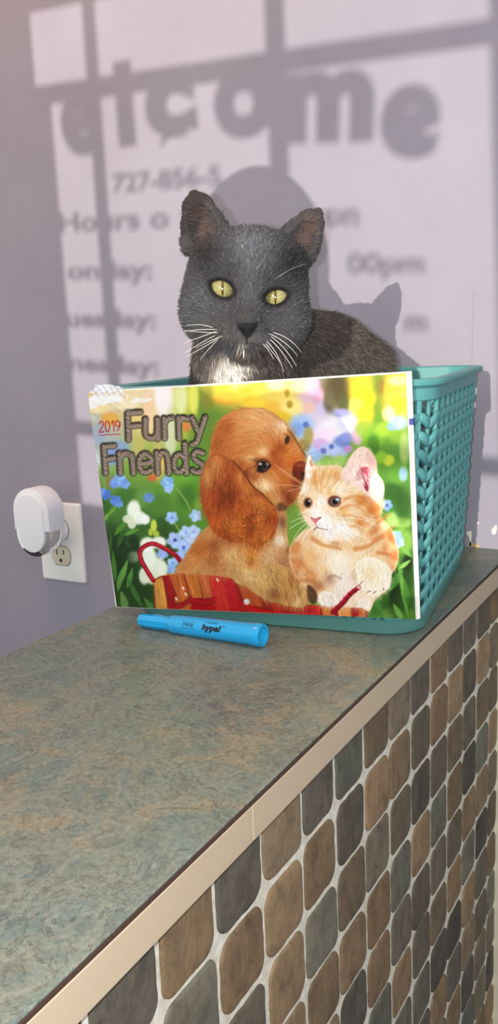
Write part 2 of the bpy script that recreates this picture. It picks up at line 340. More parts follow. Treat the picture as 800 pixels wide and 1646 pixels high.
    slats = [((247,934),(262,926),(272,985),(252,986),(205,150,75)),((272,923),(294,919),(312,987),(286,986),(190,105,55)),((296,919),(318,920),(326,960),(308,962),(200,120,55)),((318,920),(335,922),(342,960),(328,962),(190,105,60)),
             ((336,922),(357,924),(388,988),(345,988),(196,58,48)),((357,926),(376,930),(390,988),(372,988),(190,40,45)),((380,932),(407,940),(425,975),(395,972),(180,90,50)),((260,925),(272,923),(286,960),(274,962),(160,32,34)),
             ((408,944),(424,955),(434,976),(424,976),(150,60,35)),((434,962),(452,968),(458,995),(446,996),(175,45,38)),((485,972),(499,972),(500,998),(484,998),(170,34,38)),((500,973),(514,973),(517,998),(502,998),(195,50,45)),
             ((515,973),(535,975),(540,998),(522,998),(205,120,60)),((542,976),(564,976),(566,998),(546,998),(220,150,85)),((565,976),(575,977),(575,998),(567,998),(170,40,45)),((576,977),(590,978),(588,998),(577,998),(200,110,65))]
    for s in slats:
        poly(s[:4], s[4], 1.2, 1, sm=False)
        P = np.array(s[:4], float)
        for _ in range(16):
            f = rg.uniform(.05, .95); g0, g1 = sorted(rg.uniform(0, 1, 2)); A = P[0]*(1-f)+P[1]*f; B = P[3]*(1-f)+P[2]*f
            line([A+(B-A)*g0, A+(B-A)*g1], rg.uniform(.6, 1.6), np.clip(np.array(s[4])*rg.uniform(.6, 1.35)+rg.uniform(-8, 20), 0, 255), a=.7)
    for b in ([(270,970),(290,973),(308,962)],[(306,965),(330,968),(346,964)],[(308,978),(330,980),(346,978)],[(388,972),(420,985),(460,990),(500,990)],[(388,982),(430,992),(480,996)],[(270,980),(280,982),(290,980)]):
        for k in range(-2, 3): line([(p[0], p[1]+k*2.1) for p in b], 2.2, (178+rg.uniform(-30, 30), 36+rg.uniform(-16, 16), 40+rg.uniform(-10, 10)), a=.9)
    blob(397, 967, 5, 5, (206, 200, 192), 1, .3); blob(396, 966, 2, 2, (245, 245, 245), .9, .6)
    for p in ((299,955),(295,945),(284,962),(350,932)): blob(*p, 3.5, 1.6, (255,240,225), .8, .8, 1.)
    line([(262,925),(300,919),(357,924),(405,939)], 1.6, (240,190,120), a=.8)
    line([(247,933),(237,917),(228,900),(226,886),(235,877),(248,874),(266,882),(281,891),(290,901)], 7.2, (160,18,40))
    line([(246,931),(236,915),(227.5,899),(227,887),(236,877),(248,873.6),(266,881),(281,890)], 2.6, (222,60,80), a=.8)
    for t in [(241,923),(234,911),(229,898),(228,886),(237,877),(250,875),(262,880),(274,887)]: line([(t[0]-3, t[1]+2), (t[0]+3, t[1]-2)], .9, (110,10,25), a=.7)
    # --- puppy
    body = [(332,848),(312,872),(296,896),(283,916),(296,922),(345,925),(390,934),(430,950),(470,968),(492,968),(482,930),(470,900),(462,860),(455,815),(400,800)]
    poly(body, (200,150,98))
    fl = [(320,870,150),(300,905,140),(350,900,100),(400,890,60),(450,850,70),(455,900,90),(430,930,60),(360,930,100)]
    fur(body, 3000, fl, 15, (186,128,74), (228,188,140), .5, .3, .3, tint=[(305,900,204,140,84,26),(322,880,186,112,58,16),(348,878,160,92,48,12),(345,900,178,112,62,12),(370,885,216,170,118,14),(400,900,226,176,120,16),(405,888,222,146,70,12),(402,903,184,110,52,7),(430,890,214,170,130,14),(450,868,236,218,200,9),(444,846,205,180,150,10),(458,905,170,120,84,10),(468,885,120,78,48,7),(466,925,150,96,58,10),(455,838,140,96,70,9),(385,925,222,186,136,12),(350,925,190,132,80,14)])
    fur([(335,880),(360,868),(420,872),(450,900),(440,940),(380,925),(345,905)], 1200, [(350,885,40),(400,890,25),(440,920,50)], 16, (196,148,96), (236,204,160), .55, .4, .6)
    leg = [(372,905),(410,915),(440,905),(470,916),(492,926),(500,944),(498,962),(488,976),(476,976),(462,973),(436,967),(416,957),(394,942),(376,934)]
    poly(leg, (196,150,96)); fur(leg, 1700, [(400,915,40),(440,925,35),(470,935,70),(490,950,95),(440,950,50)], 20, (150,96,50), (238,206,156), .6, .25, .3, con=.26, tint=[(400,922,226,186,134,12),(425,925,214,168,110,12),(448,935,196,146,88,12),(470,930,188,130,72,12),(488,945,206,156,100,10),(440,953,140,92,50,9),(462,960,180,128,76,8),(478,965,226,190,140,7),(452,915,206,154,96,8)])
    for x0 in (448,462,474,486,495): line([(x0-10,930),(x0-3,948),(x0+1,968)], 1.2, (120,76,40), .6, a=.5)
    head = [(337,740),(340,712),(349,684),(362,667),(382,658),(407,655),(430,658),(446,668),(460,680),(470,695),(480,712),(490,730),(492,748),(486,774),(481,798),(470,810),(452,815),(430,800),(405,790),(370,790),(345,780)]
    poly(head, (202,132,74))
    hf = [(407,665,200),(370,690,140),(350,720,110),(400,700,165),(430,690,200),(440,720,250),(420,735,190),(395,735,150),(455,740,350),(470,760,20),(450,780,60),(460,800,100),(430,775,45),(400,765,60),(345,760,95),(470,715,300)]
    fur(head, 5200, hf, 17, (182,106,52), (226,166,108), .5, .16, .25,
        tint=[(395,672,214,146,88,24),(420,668,234,178,122,20),(365,690,186,104,50,18),(352,715,176,98,48,16),(372,725,196,118,62,18),(400,695,226,160,100,18),(390,712,206,132,76,12),(430,685,226,166,112,16),(446,676,222,160,110,10),(455,688,250,224,194,9),(447,700,228,168,112,10),(432,712,208,136,78,12),(425,726,240,196,146,8),(404,738,234,186,130,8),(400,752,200,120,62,10),(418,776,238,198,150,11),(430,779,248,222,184,8),(442,772,216,150,92,10),(446,745,180,92,40,11),
              (462,728,226,146,74,11),(470,742,206,112,52,10),(452,722,176,90,42,9),(441,730,164,84,40,6),(458,770,198,118,58,12),(462,795,140,66,30,13),(446,803,204,146,94,10),(477,778,140,62,28,9),(470,805,130,66,34,8),(350,745,184,104,52,14),(478,718,214,150,94,6),(385,748,168,90,42,9),(396,762,140,70,34,8),(410,766,170,96,50,6)])
    line([(463,690),(474,706),(484,722),(490,732)], 3, (150,96,48), a=.6)
    for k in range(8): line([(466+k*3.2,694+k*5),(472+k*3.2,698+k*5.2)], 1.1, (110,66,32), a=.7)
    blob(462, 707, 3.6, 7, (52,32,28), .9, .5, .25); line([(457,698),(462,700),(467,708)], 1.6, (110,60,32), a=.7)
    blob(423, 748, 13, 10, (120,66,32), .6, .9, -.3); blob(414, 740, 7, 4, (110,62,30), .5, 1.)
    poly([(414,757),(416,747),(422,741),(428,743),(432,747),(437,748),(431,755),(424,759)], (40,22,20), .9)
    poly([(424,757),(429,752),(431,747),(428,744),(430,750),(427,755)], (214,208,212), .8); blob(421, 750, 5.4, 7.2, (32,24,26), 1, .25, .3); blob(419, 746, 2.2, 1.9, (205,215,232), .95, .5); blob(423, 753, 2.2, 2, (86,74,92), .7, .7)
    line([(413,758),(419,760.5),(427,758),(436,749)], 1.3, (92,52,34), a=.9); line([(412,748),(417,740.5),(425,738.5),(433,744)], 1.7, (70,36,22), a=.9)
    poly([(471,752),(476,744),(486,741),(492,748),(490,764),(485,774),(478,770),(471,763)], (122,48,26), 2.2); blob(482, 748, 7, 4, (168,84,50), .8, .9); blob(488, 766, 4, 7, (44,20,18), .85, .8); blob(474, 762, 4, 5, (100,40,22), .6, .9)
    for P in ([(441,746),(462,762),(487,779)],[(446,780),(468,780),(488,784)],[(462,790),(478,786),(489,785)]): line(P, .8, (246,226,206), a=.85, soft=.6)
    blob(452, 815, 9, 7, (70,44,32), .7, .9)
    ear = [(375,740),(390,757),(405,780),(425,797),(440,812),(447,830),(447,840),(442,858),(430,872),(412,881),(397,873),(372,872),(345,857),(335,838),(326,812),(322,780),(327,752),(337,735),(352,730)]
    poly(ear, (166,84,40), 2.2)
    ef = [(345,750,95),(335,800,95),(360,800,85),(390,770,55),(420,800,45),(400,830,80),(370,850,75),(430,840,110),(345,840,80)]
    fur(ear, 3000, ef, 26, (132,58,24), (208,120,64), .58, .2, .5, .9, con=.26, tint=[(332,760,204,136,80,12),(347,742,206,136,80,12),(384,766,216,142,78,8),(398,784,208,128,62,8),(362,775,150,70,30,12),(352,800,134,58,22,14),(335,800,178,88,38,10),(370,800,120,50,18,10),(345,835,190,96,42,12),(330,825,160,76,32,8),(412,806,214,128,58,10),(385,820,184,92,38,9),(378,845,200,110,50,12),(400,835,128,54,20,9),(418,835,196,104,44,9),(436,832,150,64,24,8),(438,850,196,106,48,7),(425,862,210,122,58,8),(402,862,170,84,36,9),(362,858,150,68,28,8),(430,815,200,112,50,7)])
    fur([(375,792),(410,792),(440,815),(446,838),(436,866),(412,880),(392,872),(372,868),(352,850),(370,820)], 700, ef, 26, (110,46,18), (226,140,76), .8, .5, -6., 2., con=.38)
    line([(376,742),(391,759),(406,781),(426,797)], 1.6, (96,46,22), a=.6)
    fur([(322,770),(330,740),(340,735),(334,800),(325,825)], 160, [(330,780,100)], 30, (190,130,80), (226,180,130), .7, .2)
    # long wavy locks, light over dark
    L1 = [(330,755),(345,742),(362,745),(378,752),(392,768),(408,784),(424,800),(438,815),(444,835),(438,855),(424,868),(408,876),(392,868),(370,866),(350,852),(338,835),(328,812),(324,785)]
    fur(L1, 420, ef, 40, 0, 0, .75, .16, .3, 2.2, con=.5); fur(L1, 260, ef, 30, 0, 0, .85, .2, -2.2, 2.5, con=.55)
    fur(head, 700, hf, 26, 0, 0, .7, .12, .3, con=.34); fur([(345,880),(400,880),(450,900),(480,925),(495,955),(470,962),(430,945),(380,925),(330,915),(310,900)], 300, fl, 20, 0, 0, .7, .3, .5, con=.36)
    line([(375,741),(390,758),(405,779),(424,796),(440,812)], 1.8, (84,40,18), a=.55)
    # --- kitten
    kb = [(500,848),(478,862),(466,882),(466,905),(476,928),(492,945),(500,960),(520,972),(545,976),(580,977),(594,982),(604,962),(622,948),(628,926),(638,908),(641,888),(636,868),(626,845),(600,830),(540,850)]
    poly(kb, (240,206,168), 2)
    kf = [(480,880,120),(500,910,100),(540,900,90),(570,930,95),(620,870,70),(600,860,110),(630,900,100),(540,870,70),(590,970,100)]
    
    fur(kb, 3600, kf, 16, (226,176,122), (250,226,196), .5, .35, .2,
        tint=[(545,905,252,240,222,24),(555,940,244,232,224,20),(550,965,232,216,208,12),(585,970,250,238,230,14),(474,880,204,138,86,12),(480,905,206,140,88,12),(470,925,190,126,80,10),(500,895,232,184,132,12),(500,925,214,150,98,12),(515,875,250,220,178,10),(520,915,240,204,160,10),(530,930,196,160,130,9),(510,940,180,126,84,9),(630,862,206,128,70,10),(634,892,198,124,74,9),(600,850,214,138,78,9),(605,885,246,212,166,10),(580,888,250,226,190,10),(560,875,244,206,160,10),(540,870,206,140,84,7),(620,880,226,164,108,7),(636,910,206,150,104,6),(572,925,214,186,160,7)])
    for P, wd, c in [([(503,866),(520,876),(548,882)],6,(204,124,62)),([(572,882),(590,878),(618,862)],7,(208,128,66)),([(600,868),(622,856),(634,846)],5,(214,136,74)),([(608,888),(628,892),(640,900)],5,(196,118,66)),
                     ([(470,900),(486,908),(500,922)],5,(206,136,80)),([(600,842),(616,834),(626,826)],6,(204,122,60)),([(480,934),(500,934),(520,946)],6,(186,124,78)),([(528,930),(536,925),(548,930)],3,(150,120,104))]:
        line(P, wd*1.3, c, wd*.5, .62, 4.5)
    arm = [(574,905),(590,895),(612,900),(628,915),(629,928),(626,944),(616,950),(606,958),(592,955),(580,944),(574,930)]
    poly(arm, (252,240,220), 2.4); fur(arm, 800, [(600,910,90),(585,940,110),(615,940,85)], 13, (238,212,176), (255,250,240), .5, .4, .2, tint=[(596,922,248,226,186,12)])
    for P in ([(578,940),(583,934)],[(590,952),(596,950)],[(600,954),(604,950)],[(617,948),(616,945)]): line(P, 1.2, (92,84,84))
    paw = [(512,965),(514,954),(524,950),(536,954),(544,964),(540,972),(520,973)]
    poly(paw, (250,236,226), 1.8); fur(paw, 260, [(528,960,80)], 9, (232,200,176), (255,250,246), .5, .3)
    for x0 in (521,529,536): line([(x0-2,957),(x0+1,969)], .9, (206,160,140), a=.7)
    poly([(495,940),(508,950),(510,965),(502,971),(495,960)], (84,52,32), 3, .85)
    kh = [(488,776),(491,756),(494,742),(497,731),(501,738),(505,748),(525,748),(545,748),(552,755),(570,770),(600,780),(614,800),(616,815),(606,838),(585,856),(560,868),(535,870),(518,866),(506,857),(495,843),(487,830),(481,812),(480,800)]
    poly(kh, (246,216,178), 1.8)
    kr = [(520,770,250),(500,770,255),(540,775,290),(520,800,270),(490,810,170),(560,800,350),(590,810,20),(570,840,50),(530,855,90),(505,850,120),(545,825,60)]
    fur(kh, 3600, kr, 12, (236,190,136), (252,228,196), .5, .22, .15,
        tint=[(520,838,254,251,250,15),(530,857,250,243,243,12),(508,822,254,248,244,9),(490,787,253,242,230,7),(517,808,254,246,236,9),(545,788,252,238,214,9),(570,790,248,220,180,10),(580,803,214,134,66,10),(598,818,208,124,58,10),(578,838,220,146,82,9),(552,822,232,178,116,7),(560,832,246,210,166,6),
              (484,816,218,152,94,6),(560,857,252,242,232,11),(548,845,254,246,240,10),(508,772,232,174,112,9),(525,765,240,196,140,9),(542,765,230,172,110,8),(495,765,253,244,236,6),(590,850,238,190,138,9),(608,835,206,128,66,7),(610,795,246,214,178,7),(530,795,240,196,140,6)])
    for P, wd, c in [([(508,757),(506,772),(512,790)],3,(214,140,76)),([(521,756),(517,774),(516,792)],3,(216,144,80)),([(534,756),(528,772),(522,784)],3.2,(218,146,82)),([(546,770),(536,778),(530,788)],2.4,(222,156,96)),
                     ([(554,802),(575,798),(596,812)],5,(212,134,70)),([(548,818),(566,812),(580,818),(596,834)],5,(216,142,78)),([(552,830),(568,828),(582,840)],3.5,(222,152,92)),([(488,796),(482,806),(486,820)],3,(214,146,86)),([(590,800),(606,812),(610,830)],6,(206,126,64)),([(565,846),(590,842),(606,832)],4,(220,152,92))]:
        line(P, wd, c, wd*.4, .6, 4.)
    bigear = [(549,760),(556,746),(569,726),(582,718),(595,724),(605,740),(607,760),(616,774),(618,790),(612,806),(598,800),(575,785),(560,776)]
    poly(bigear, (244,216,204), 1.6); fur(bigear, 700, [(580,740,110),(600,770,100),(560,760,130)], 12, (238,200,184), (254,240,232), .45, .3, .2)
    poly([(574,762),(580,752),(592,751),(598,760),(594,772),(592,788),(586,782),(584,770),(574,772)], (196,92,108), 3.5, .95); poly([(587,772),(592,775),(591,790),(586,783)], (160,50,66), 2.5, .9); blob(597, 742, 7, 18, (232,186,178), .7, 1., -.3)
    for _ in range(46):
        x0, y0 = rg.uniform(566, 604), rg.uniform(765, 782); line([(x0, y0), (x0-rg.uniform(-4, 14), y0-rg.uniform(5, 22))], .9, (254,244,238), a=.6, soft=.6)
    poly([(497,731),(493,744),(491,756),(500,756),(505,748),(501,738)], (253,242,234), 1.4); poly([(500,738),(504,748),(500,750),(498,744)], (226,170,120), 1.4)
    blob(495, 808, 7.4, 8.6, (150,84,48), .8, .6, -.1); blob(494.6, 808.4, 5.2, 7, (84,60,48), 1, .35); blob(495.5, 808.6, 3, 4.6, (24,22,26), 1, .5); blob(497.6, 805.4, 1.6, 1.6, (205,220,240), 1, .5)
    blob(537.6, 806, 11, 9.6, (176,92,62), .75, .5); blob(537.8, 806.6, 9.4, 7.8, (78,52,44), 1, .3); blob(538.4, 806.6, 7.6, 6.8, (136,110,88), 1, .35); blob(538.6, 806.4, 4.4, 4.8, (26,26,32), 1, .4); blob(542.6, 803, 3.2, 2.4, (190,212,240), .95, .6)
    line([(528.4,808),(531,801),(538,798),(548,801)], 1.5, (120,58,44), a=.9); line([(548,801),(544,810),(538,813.6)], 1.1, (190,120,90), a=.8)
    poly([(499,831),(505,833.5),(516,831),(511,838),(507.5,842),(503,838)], (222,132,132), 1.6); line([(513,834),(516,831.6)], 1.6, (120,60,64)); blob(501.5, 833, 1.6, 1.2, (150,76,80), .8, .8)
    line([(508,842),(509,848)], 1, (196,130,130)); line([(505,852),(509,848),(516,849.6),(527,852)], 1.5, (150,84,84), 1., .9)
    for P in ([(500,838),(485,848),(472,866)],[(499,842),(486,856),(476,872)],[(498,835),(482,840),(466,850)],[(502,846),(490,862),(484,874)],[(496,832),(480,834),(468,840)],[(530,842),(560,850),(588,866)],[(532,838),(562,840),(592,852)],[(530,846),(552,860),(570,878)],[(560,822),(580,830),(606,836)],[(534,834),(566,832),(600,840)]):
        line(P, .9, (255,250,246), a=.8, soft=.6)
    line([(536,983),(550,970),(563,955),(577,944)], 9, (150,20,40), 7); line([(535,980),(549,967),(562,952),(576,942)], 2.6, (205,54,74), a=.8)
    for t in [(543,975),(550,968),(556,961),(563,954),(570,948)]: line([(t[0]-4, t[1]-2), (t[0]+3, t[1]+4)], 1, (96,10,26), a=.8)
    blob(577, 944, 3, 2.5, (236,210,214), .9, .5)
    # glare on the film at the top left corner, painted white into the print
    GLARE = (252, 251, 248)
    poly([(143.5,641),(150,635),(158,636.5),(165,634.5),(173,637),(180,635),(190,633.6),(196,636),(198,640),(200,644),(194,646),(189,645),(185,648),(177,647),(170,651),(162,650.4),(155,655.5),(147.5,657),(143.6,654)], GLARE, .9, sm=False)
    poly([(211,647),(214,642),(220,639),(231,641),(240,640),(247,641),(240,645),(232,647),(225,645),(215,649)], GLARE, .9, .95, sm=False)
    for b in [(206,637,1.6,2.2),(205,641,1,1),(252,640,2,.9),(158,660,2,1)]: blob(*b, GLARE, 1, .4)
    return np.clip(img/255, 0, 1)
# ------------------------------------------------------------------ materials of the setting
def wall_mat():
    m = mat('lavender_paint', (153, 150, 163), .55, spec=.25); t = NT(m); c = t.coords()
    a = t.noise(c, 260, 3, .6); b = t.noise(c, 55, 3, .6); d = t.noise(c, 6, 3)
    r = t.ramp(d, 'Fac', [(.3, (149, 145, 159)), (.7, (156, 154, 167))]); t.color(r, 'Color')
    x = t.mix(a, 'Fac', b, 'Fac', f=.5); t.bump(x, 2, .38, .0016); return m
M_WALL = wall_mat()
M_CREAM = mat('cream_trim_paint', (236, 226, 204), .5)
def floor_mat():
    m = mat('floor_vinyl', (150, 140, 128), .4); t = NT(m); c = t.coords(); n = t.noise(c, 9, 5)
    t.color(t.ramp(n, 'Fac', [(.3, (132, 122, 110)), (.7, (168, 158, 146))]), 'Color'); return m
def laminate():
    m = mat('slate_laminate', (120, 128, 122), .36, spec=.5); t = NT(m); c = t.coords()
    big = t.noise(c, 7, 7, .62, 1.8); mid = t.noise(c, 26, 9, .72, 2.2); pat = t.noise(c, 17, 8, .6, 3.2); fine = t.noise(c, 300, 4, .75); warm = t.noise(c, 11, 6, .7, 1.4)
    c1 = t.ramp(big, 'Fac', [(.30, (84, 104, 106)), (.42, (116, 130, 122)), (.50, (138, 138, 120)), (.58, (110, 124, 120)), (.70, (90, 102, 108))])
    c2 = t.ramp(mid, 'Fac', [(.28, (50, 58, 62)), (.40, (98, 108, 104)), (.50, (130, 136, 122)), (.58, (108, 130, 126)), (.70, (168, 164, 144))])
    k = t.mix(c1, 'Color', c2, 'Color', f=.5)
    wm = t.ramp(warm, 'Fac', [(.52, (0, 0, 0)), (.62, (180, 180, 180)), (.70, (80, 80, 80))]); k = t.mix(k, 2, (176, 150, 112), 0, wm, 'Color')
    flake = t.ramp(pat, 'Fac', [(.46, (0, 0, 0)), (.472, (165, 165, 165)), (.55, (120, 120, 120)), (.572, (0, 0, 0))]); k = t.mix(k, 2, (150, 152, 138), 0, flake, 'Color')
    vein = t.ramp(pat, 'Fac', [(.452, (0, 0, 0)), (.462, (215, 215, 215)), (.474, (0, 0, 0)), (.60, (0, 0, 0)), (.610, (200, 200, 200)), (.62, (0, 0, 0))]); k = t.mix(k, 2, (74, 70, 62), 0, vein, 'Color')
    s = t.ramp(fine, 'Fac', [(.34, (120, 120, 124)), (.5, (205, 206, 204)), (.66, (255, 255, 250))]); k = t.mix(k, 2, s, 'Color', f=.5, blend='MULTIPLY')
    t.color(k, 2); x = t.mix(mid, 'Fac', fine, 'Fac', f=.4); t.bump(x, 2, .14, .0006)
    r = t.ramp(mid, 'Fac', [(.3, (150, 150, 150)), (.7, (178, 178, 178))]); t.t.links.new(r.outputs['Color'], t.b.inputs['Roughness']); return m
def tile_mat():
    m = mat('tumbled_slate_tile', rough=.62, spec=.35); t = NT(m); a = t.n('ShaderNodeAttribute'); a.attribute_name = 'tone'; c = t.coords((1, 1, .7))
    n1 = t.noise(c, 70, 7, .66, .8); n2 = t.noise(c, 330, 4, .7)
    r1 = t.ramp(n1, 'Fac', [(.30, (150, 148, 146)), (.5, (218, 216, 212)), (.68, (255, 253, 248))]); r2 = t.ramp(n2, 'Fac', [(.3, (214, 214, 214)), (.6, (250, 250, 250))])
    k = t.mix(a, 'Color', r1, 'Color', f=.75, blend='MULTIPLY'); k = t.mix(k, 2, r2, 'Color', f=.7, blend='MULTIPLY'); t.color(k, 2)
    x = t.mix(n1, 'Fac', n2, 'Fac', f=.35); t.bump(x, 2, .35, .0012); return m
def grout_mat():
    m = mat('grout', (206, 202, 188), .85); t = NT(m); c = t.coords(); n = t.noise(c, 160, 5, .7)
    t.color(t.ramp(n, 'Fac', [(.3, (182, 176, 160)), (.65, (220, 217, 205))]), 'Color'); t.bump(n, 'Fac', .5, .001); return m
M_FRAME = mat('window_frame_paint', (188, 182, 176), .5)
# ------------------------------------------------------------------ room shell
g = G(); g.box((-3.2, 0, -ZC), (1.6, .12, 1.55)); wall = struct(g.build('wall_back', M_WALL, smooth=False))
g = G(); g.box((-3.2, -3.2, -ZC-.06), (1.6, .12, -ZC)); struct(g.build('floor', floor_mat(), smooth=False))
P = [(x, y) for x, y in [(-.2265, .0), (-.196, .0), (-.196, -.006), (-.199, -.0085), (-.224, -.0085), (-.2265, -.0072)]]
v = [(x, y, z) for z in (-ZC, -.056) for x, y in P]; q = len(P)
g.add(v, [tuple(range(q))[::-1], tuple(range(q, 2*q))]+[(k, (k+1) % q, q+(k+1) % q, q+k) for k in range(q)])
struct(g.build('trim_1', M_CREAM, smooth=False))
# hairline crack and chips of peeled paint low on the back wall
def ribbon(pts, w):
    v = []; f = []
    for i, (x, z) in enumerate(pts): v += [(x-w/2, -.0004, z), (x+w/2, -.0004, z)]
    for i in range(len(pts)-1): f.append((2*i, 2*i+1, 2*i+3, 2*i+2))
    return v, f
rr = random.Random(5)
pts = [(-.2578+.0004*rr.uniform(-1, 1)+.0018*(1-k/40), .275-.262*k/40) for k in range(41)]
v, f = ribbon(pts, .00055); mesh('wall_crack', v, f, mat('crack_shadow_gap', (150, 143, 158), .9), wall, False)['kind'] = 'structure'
def chip(px, col, name='paint_chip'):
    P = [on_y(u, w_, -.0006) for u, w_ in px]; v = [tuple(p) for p in P]+[(p[0], -.0001, p[2]) for p in P]; n = len(P)
    o = mesh(name, v, [tuple(range(n))[::-1]]+[(k, (k+1) % n, n+(k+1) % n, n+k) for k in range(n)], col, wall, False); o['kind'] = 'structure'
M_CHIP = mat('bare_plaster', (238, 230, 206), .8); M_TAN = mat('bare_drywall_paper', (196, 168, 122), .85); M_WHITE_CHIP = mat('white_primer', (222, 216, 212), .8)
chip([(749,856),(753,854),(757,853.5),(757.6,862),(756.4,870),(757,877.6),(754,877),(754.6,869),(752.6,861),(750,859)], M_CHIP)
chip([(754.6,871),(758,872),(763,874),(768,876),(773,879.4),(768,879.6),(760,878.6),(754,878)], M_TAN)
chip([(790,851),(794,846),(797.4,843),(798.4,850),(796,858),(792,860),(789.4,855)], M_WHITE_CHIP)
chip([(765,840),(768,838),(769.6,841),(767,843.6)], M_WHITE_CHIP)
# ------------------------------------------------------------------ the counter: topped half wall faced with tumbled tile
XL, XR, YE = -.4932, -.2098, -.97
cnt = thing('counter', ((XL+XR)/2, -.48, -ZC), 'long counter with slate-look top, beige edge strip and tumbled stone tile front', 'counter')
g = G(); g.box((XL, YE, -.0225), (XR-.0012, -.0005, 0)); bevel(g.build('countertop', laminate(), cnt, False), .0006, 2)
g = G(); g.box((XR-.0012, YE, -.0026), (XR+.0002, -.0005, -.0011)); g.build('seam_line', mat('dark_laminate_core', (62, 44, 36), .6), cnt, False)
M_EDGE = mat('beige_edge_band', (186, 168, 143), .38, spec=.5); tt = NT(M_EDGE); cc = tt.coords((30, .6, 30)); tt.bump(tt.noise(cc, 12, 3), 'Fac', .08, .001)
for a, b in ((YE, -.5808), (-.5803, -.0005)):
    g = G(); g.box((XR-.0012, a, -.0225), (XR+.0006, b, -.0027)); bevel(g.build('edge_strip', M_EDGE, cnt, False), .0004, 1)
g = G(); g.box((XL+.07, YE+.02, -ZC), (-.2275, -.0005, -.0225)); g.build('half_wall', mat('half_wall_paint', (200, 190, 205), .7), cnt, False)
g = G(); g.box((-.2275, YE+.02, -ZC), (-.2238, -.0005, -.0225)); g.build('grout', grout_mat(), cnt, False)
g = G(); rt = random.Random(11)
PAL = [(158,146,126),(140,132,120),(182,154,124),(146,144,132),(190,162,130),(154,144,130),(134,128,120),(170,150,126),(146,148,136),(182,156,126),(162,148,130),(196,170,138),(128,122,114),(150,138,122)]
PY_, PZ_ = .0504, .0497
for j in range(-1, 20):
    for i in range(-14, 7):
        y0 = -.2967+i*PY_; z1 = -.0764-j*PZ_; z0 = z1-PZ_; y1 = y0+PY_
        if y1 > .05 or z0 < -ZC-.03 or y0 < YE: continue
        y1 = min(y1, -.0075)
        if y1-y0 < .012: continue
        gap = .0019; cy, cz = (y0+y1)/2+rt.uniform(-.0005, .0005), (z0+z1)/2+rt.uniform(-.0005, .0005); hy, hz = (y1-y0)/2-gap+rt.uniform(-.0006, .0005), PZ_/2-gap+rt.uniform(-.0006, .0005)
        zt = -.0228-cz                                       # cut off under the edge strip
        rad = [rt.uniform(.006, .0115) for _ in range(4)]; prof = []
        for q, (sy, sz) in enumerate(((1, 1), (-1, 1), (-1, -1), (1, -1))):
            for k in range(7):
                an = PI/2*(q+k/6); r = rad[q]; prof.append([sy*(hy-r)+r*math.cos(an), sz*(hz-r)+r*math.sin(an)])
        # straight edges get in-between points that wander a little
        full = []
        for k in range(len(prof)):
            a, b = prof[k], prof[(k+1) % len(prof)]; full.append(a); L = math.hypot(b[0]-a[0], b[1]-a[1])
            if L > .008:
                for s in (.25, .5, .75): full.append([a[0]+(b[0]-a[0])*s+rt.uniform(-.0005, .0005), a[1]+(b[1]-a[1])*s+rt.uniform(-.0005, .0005)])
        n = len(full); tilt = (rt.uniform(-.012, .012), rt.uniform(-.012, .012)); th = rt.uniform(.0010, .0019); rings = []
        for ins, x in ((0, -.0004), (.0004, th*.55), (.0011, th*.9), (.0026, th), (.012, th+.0003)):
            R = []
            for y, z in full:
                s = max(0, 1-ins/max(1e-4, math.hypot(y, z))); yy, zz = y*s, z*s
                if zz > zt: zz = zt
                R.append((-.2238+x+(yy*tilt[0]+zz*tilt[1] if x > 0 else 0), cy+yy, cz+zz))
            rings.append(R)
        if cz-hz > -.026: continue
        v = [p for R in rings for p in R]+[(-.2238+th+.0004, cy, min(cz, -.03 if j < 0 else 9))]
        f = [(a*n+k, a*n+(k+1) % n, (a+1)*n+(k+1) % n, (a+1)*n+k) for a in range(4) for k in range(n)]+[(4*n+k, 4*n+(k+1) % n, 5*n) for k in range(n)]
        c = np.array(rt.choice(PAL), float)*rt.uniform(.86, 1.1); g.add(v, f, tuple(lin_np(np.clip(c*.78*np.array([1.02, 1., .955]), 0, 255)/255)))
g.build('tile_facing', tile_mat(), cnt)
# ------------------------------------------------------------------ front window with lettering (behind the viewer); the sun throws it on the back wall
SX, SZ = -.135, .158                                           # sunlight travels along (SX, 1, -SZ)
YW, XW = -2.3, -.5; KW = -.063/SZ/(1+.063/SZ*SX)
def win_pt(x, z, off=0.):
    """point of the window plane whose sun ray meets the back wall at (x, z)"""
    t = (-YW-off-KW*(x-XW))/(1-KW*SX); return (x-SX*t, -t, z+SZ*t)
def wz(x, zu): return zu-.063*(x+.5)
GF = [(-.832, -.245)]; top, bot = .639, .0
def wslab(g, x0, x1, z0, z1, th=.03, xt=None):
    v = []
    for off in (0, th):
        for x, z in ((x0, z0), (x1, z0), (x1, z1), (x0 if xt is None else xt, z1)): v.append(win_pt(x, wz(x, z), off))
    g.add(v, [(0,1,2,3),(7,6,5,4),(0,4,5,1),(1,5,6,2),(2,6,7,3),(3,7,4,0)])
g = G()
for a in ((-1.14, -.834, -2., 1.2), (-.215, .30, -2., 1.2), (-.834, -.215, -2., bot), (-.834, -.215, top, 1.2)):
    x0, x1, z0, z1 = a
    v = []
    for off in (.02, .14):
        for x, z, zz in ((x0, z0, 0), (x1, z0, 0), (x1, z1, 1), (x0, z1, 1)):
            p = list(win_pt(x, wz(x, z), off)); 
            if z0 == -2. and not zz: p[2] = -ZC
            if z1 == 1.2 and zz: p[2] = 1.3
            v.append(p)
    g.add(v, [(0,1,2,3),(7,6,5,4),(0,4,5,1),(1,5,6,2),(2,6,7,3),(3,7,4,0)])
struct(g.build('wall_front', mat('front_wall_paint', (196, 188, 200), .7), smooth=False))
winr = bpy.data.objects.new('window_1', None); C.objects.link(winr); winr['kind'] = 'structure'
g = G()
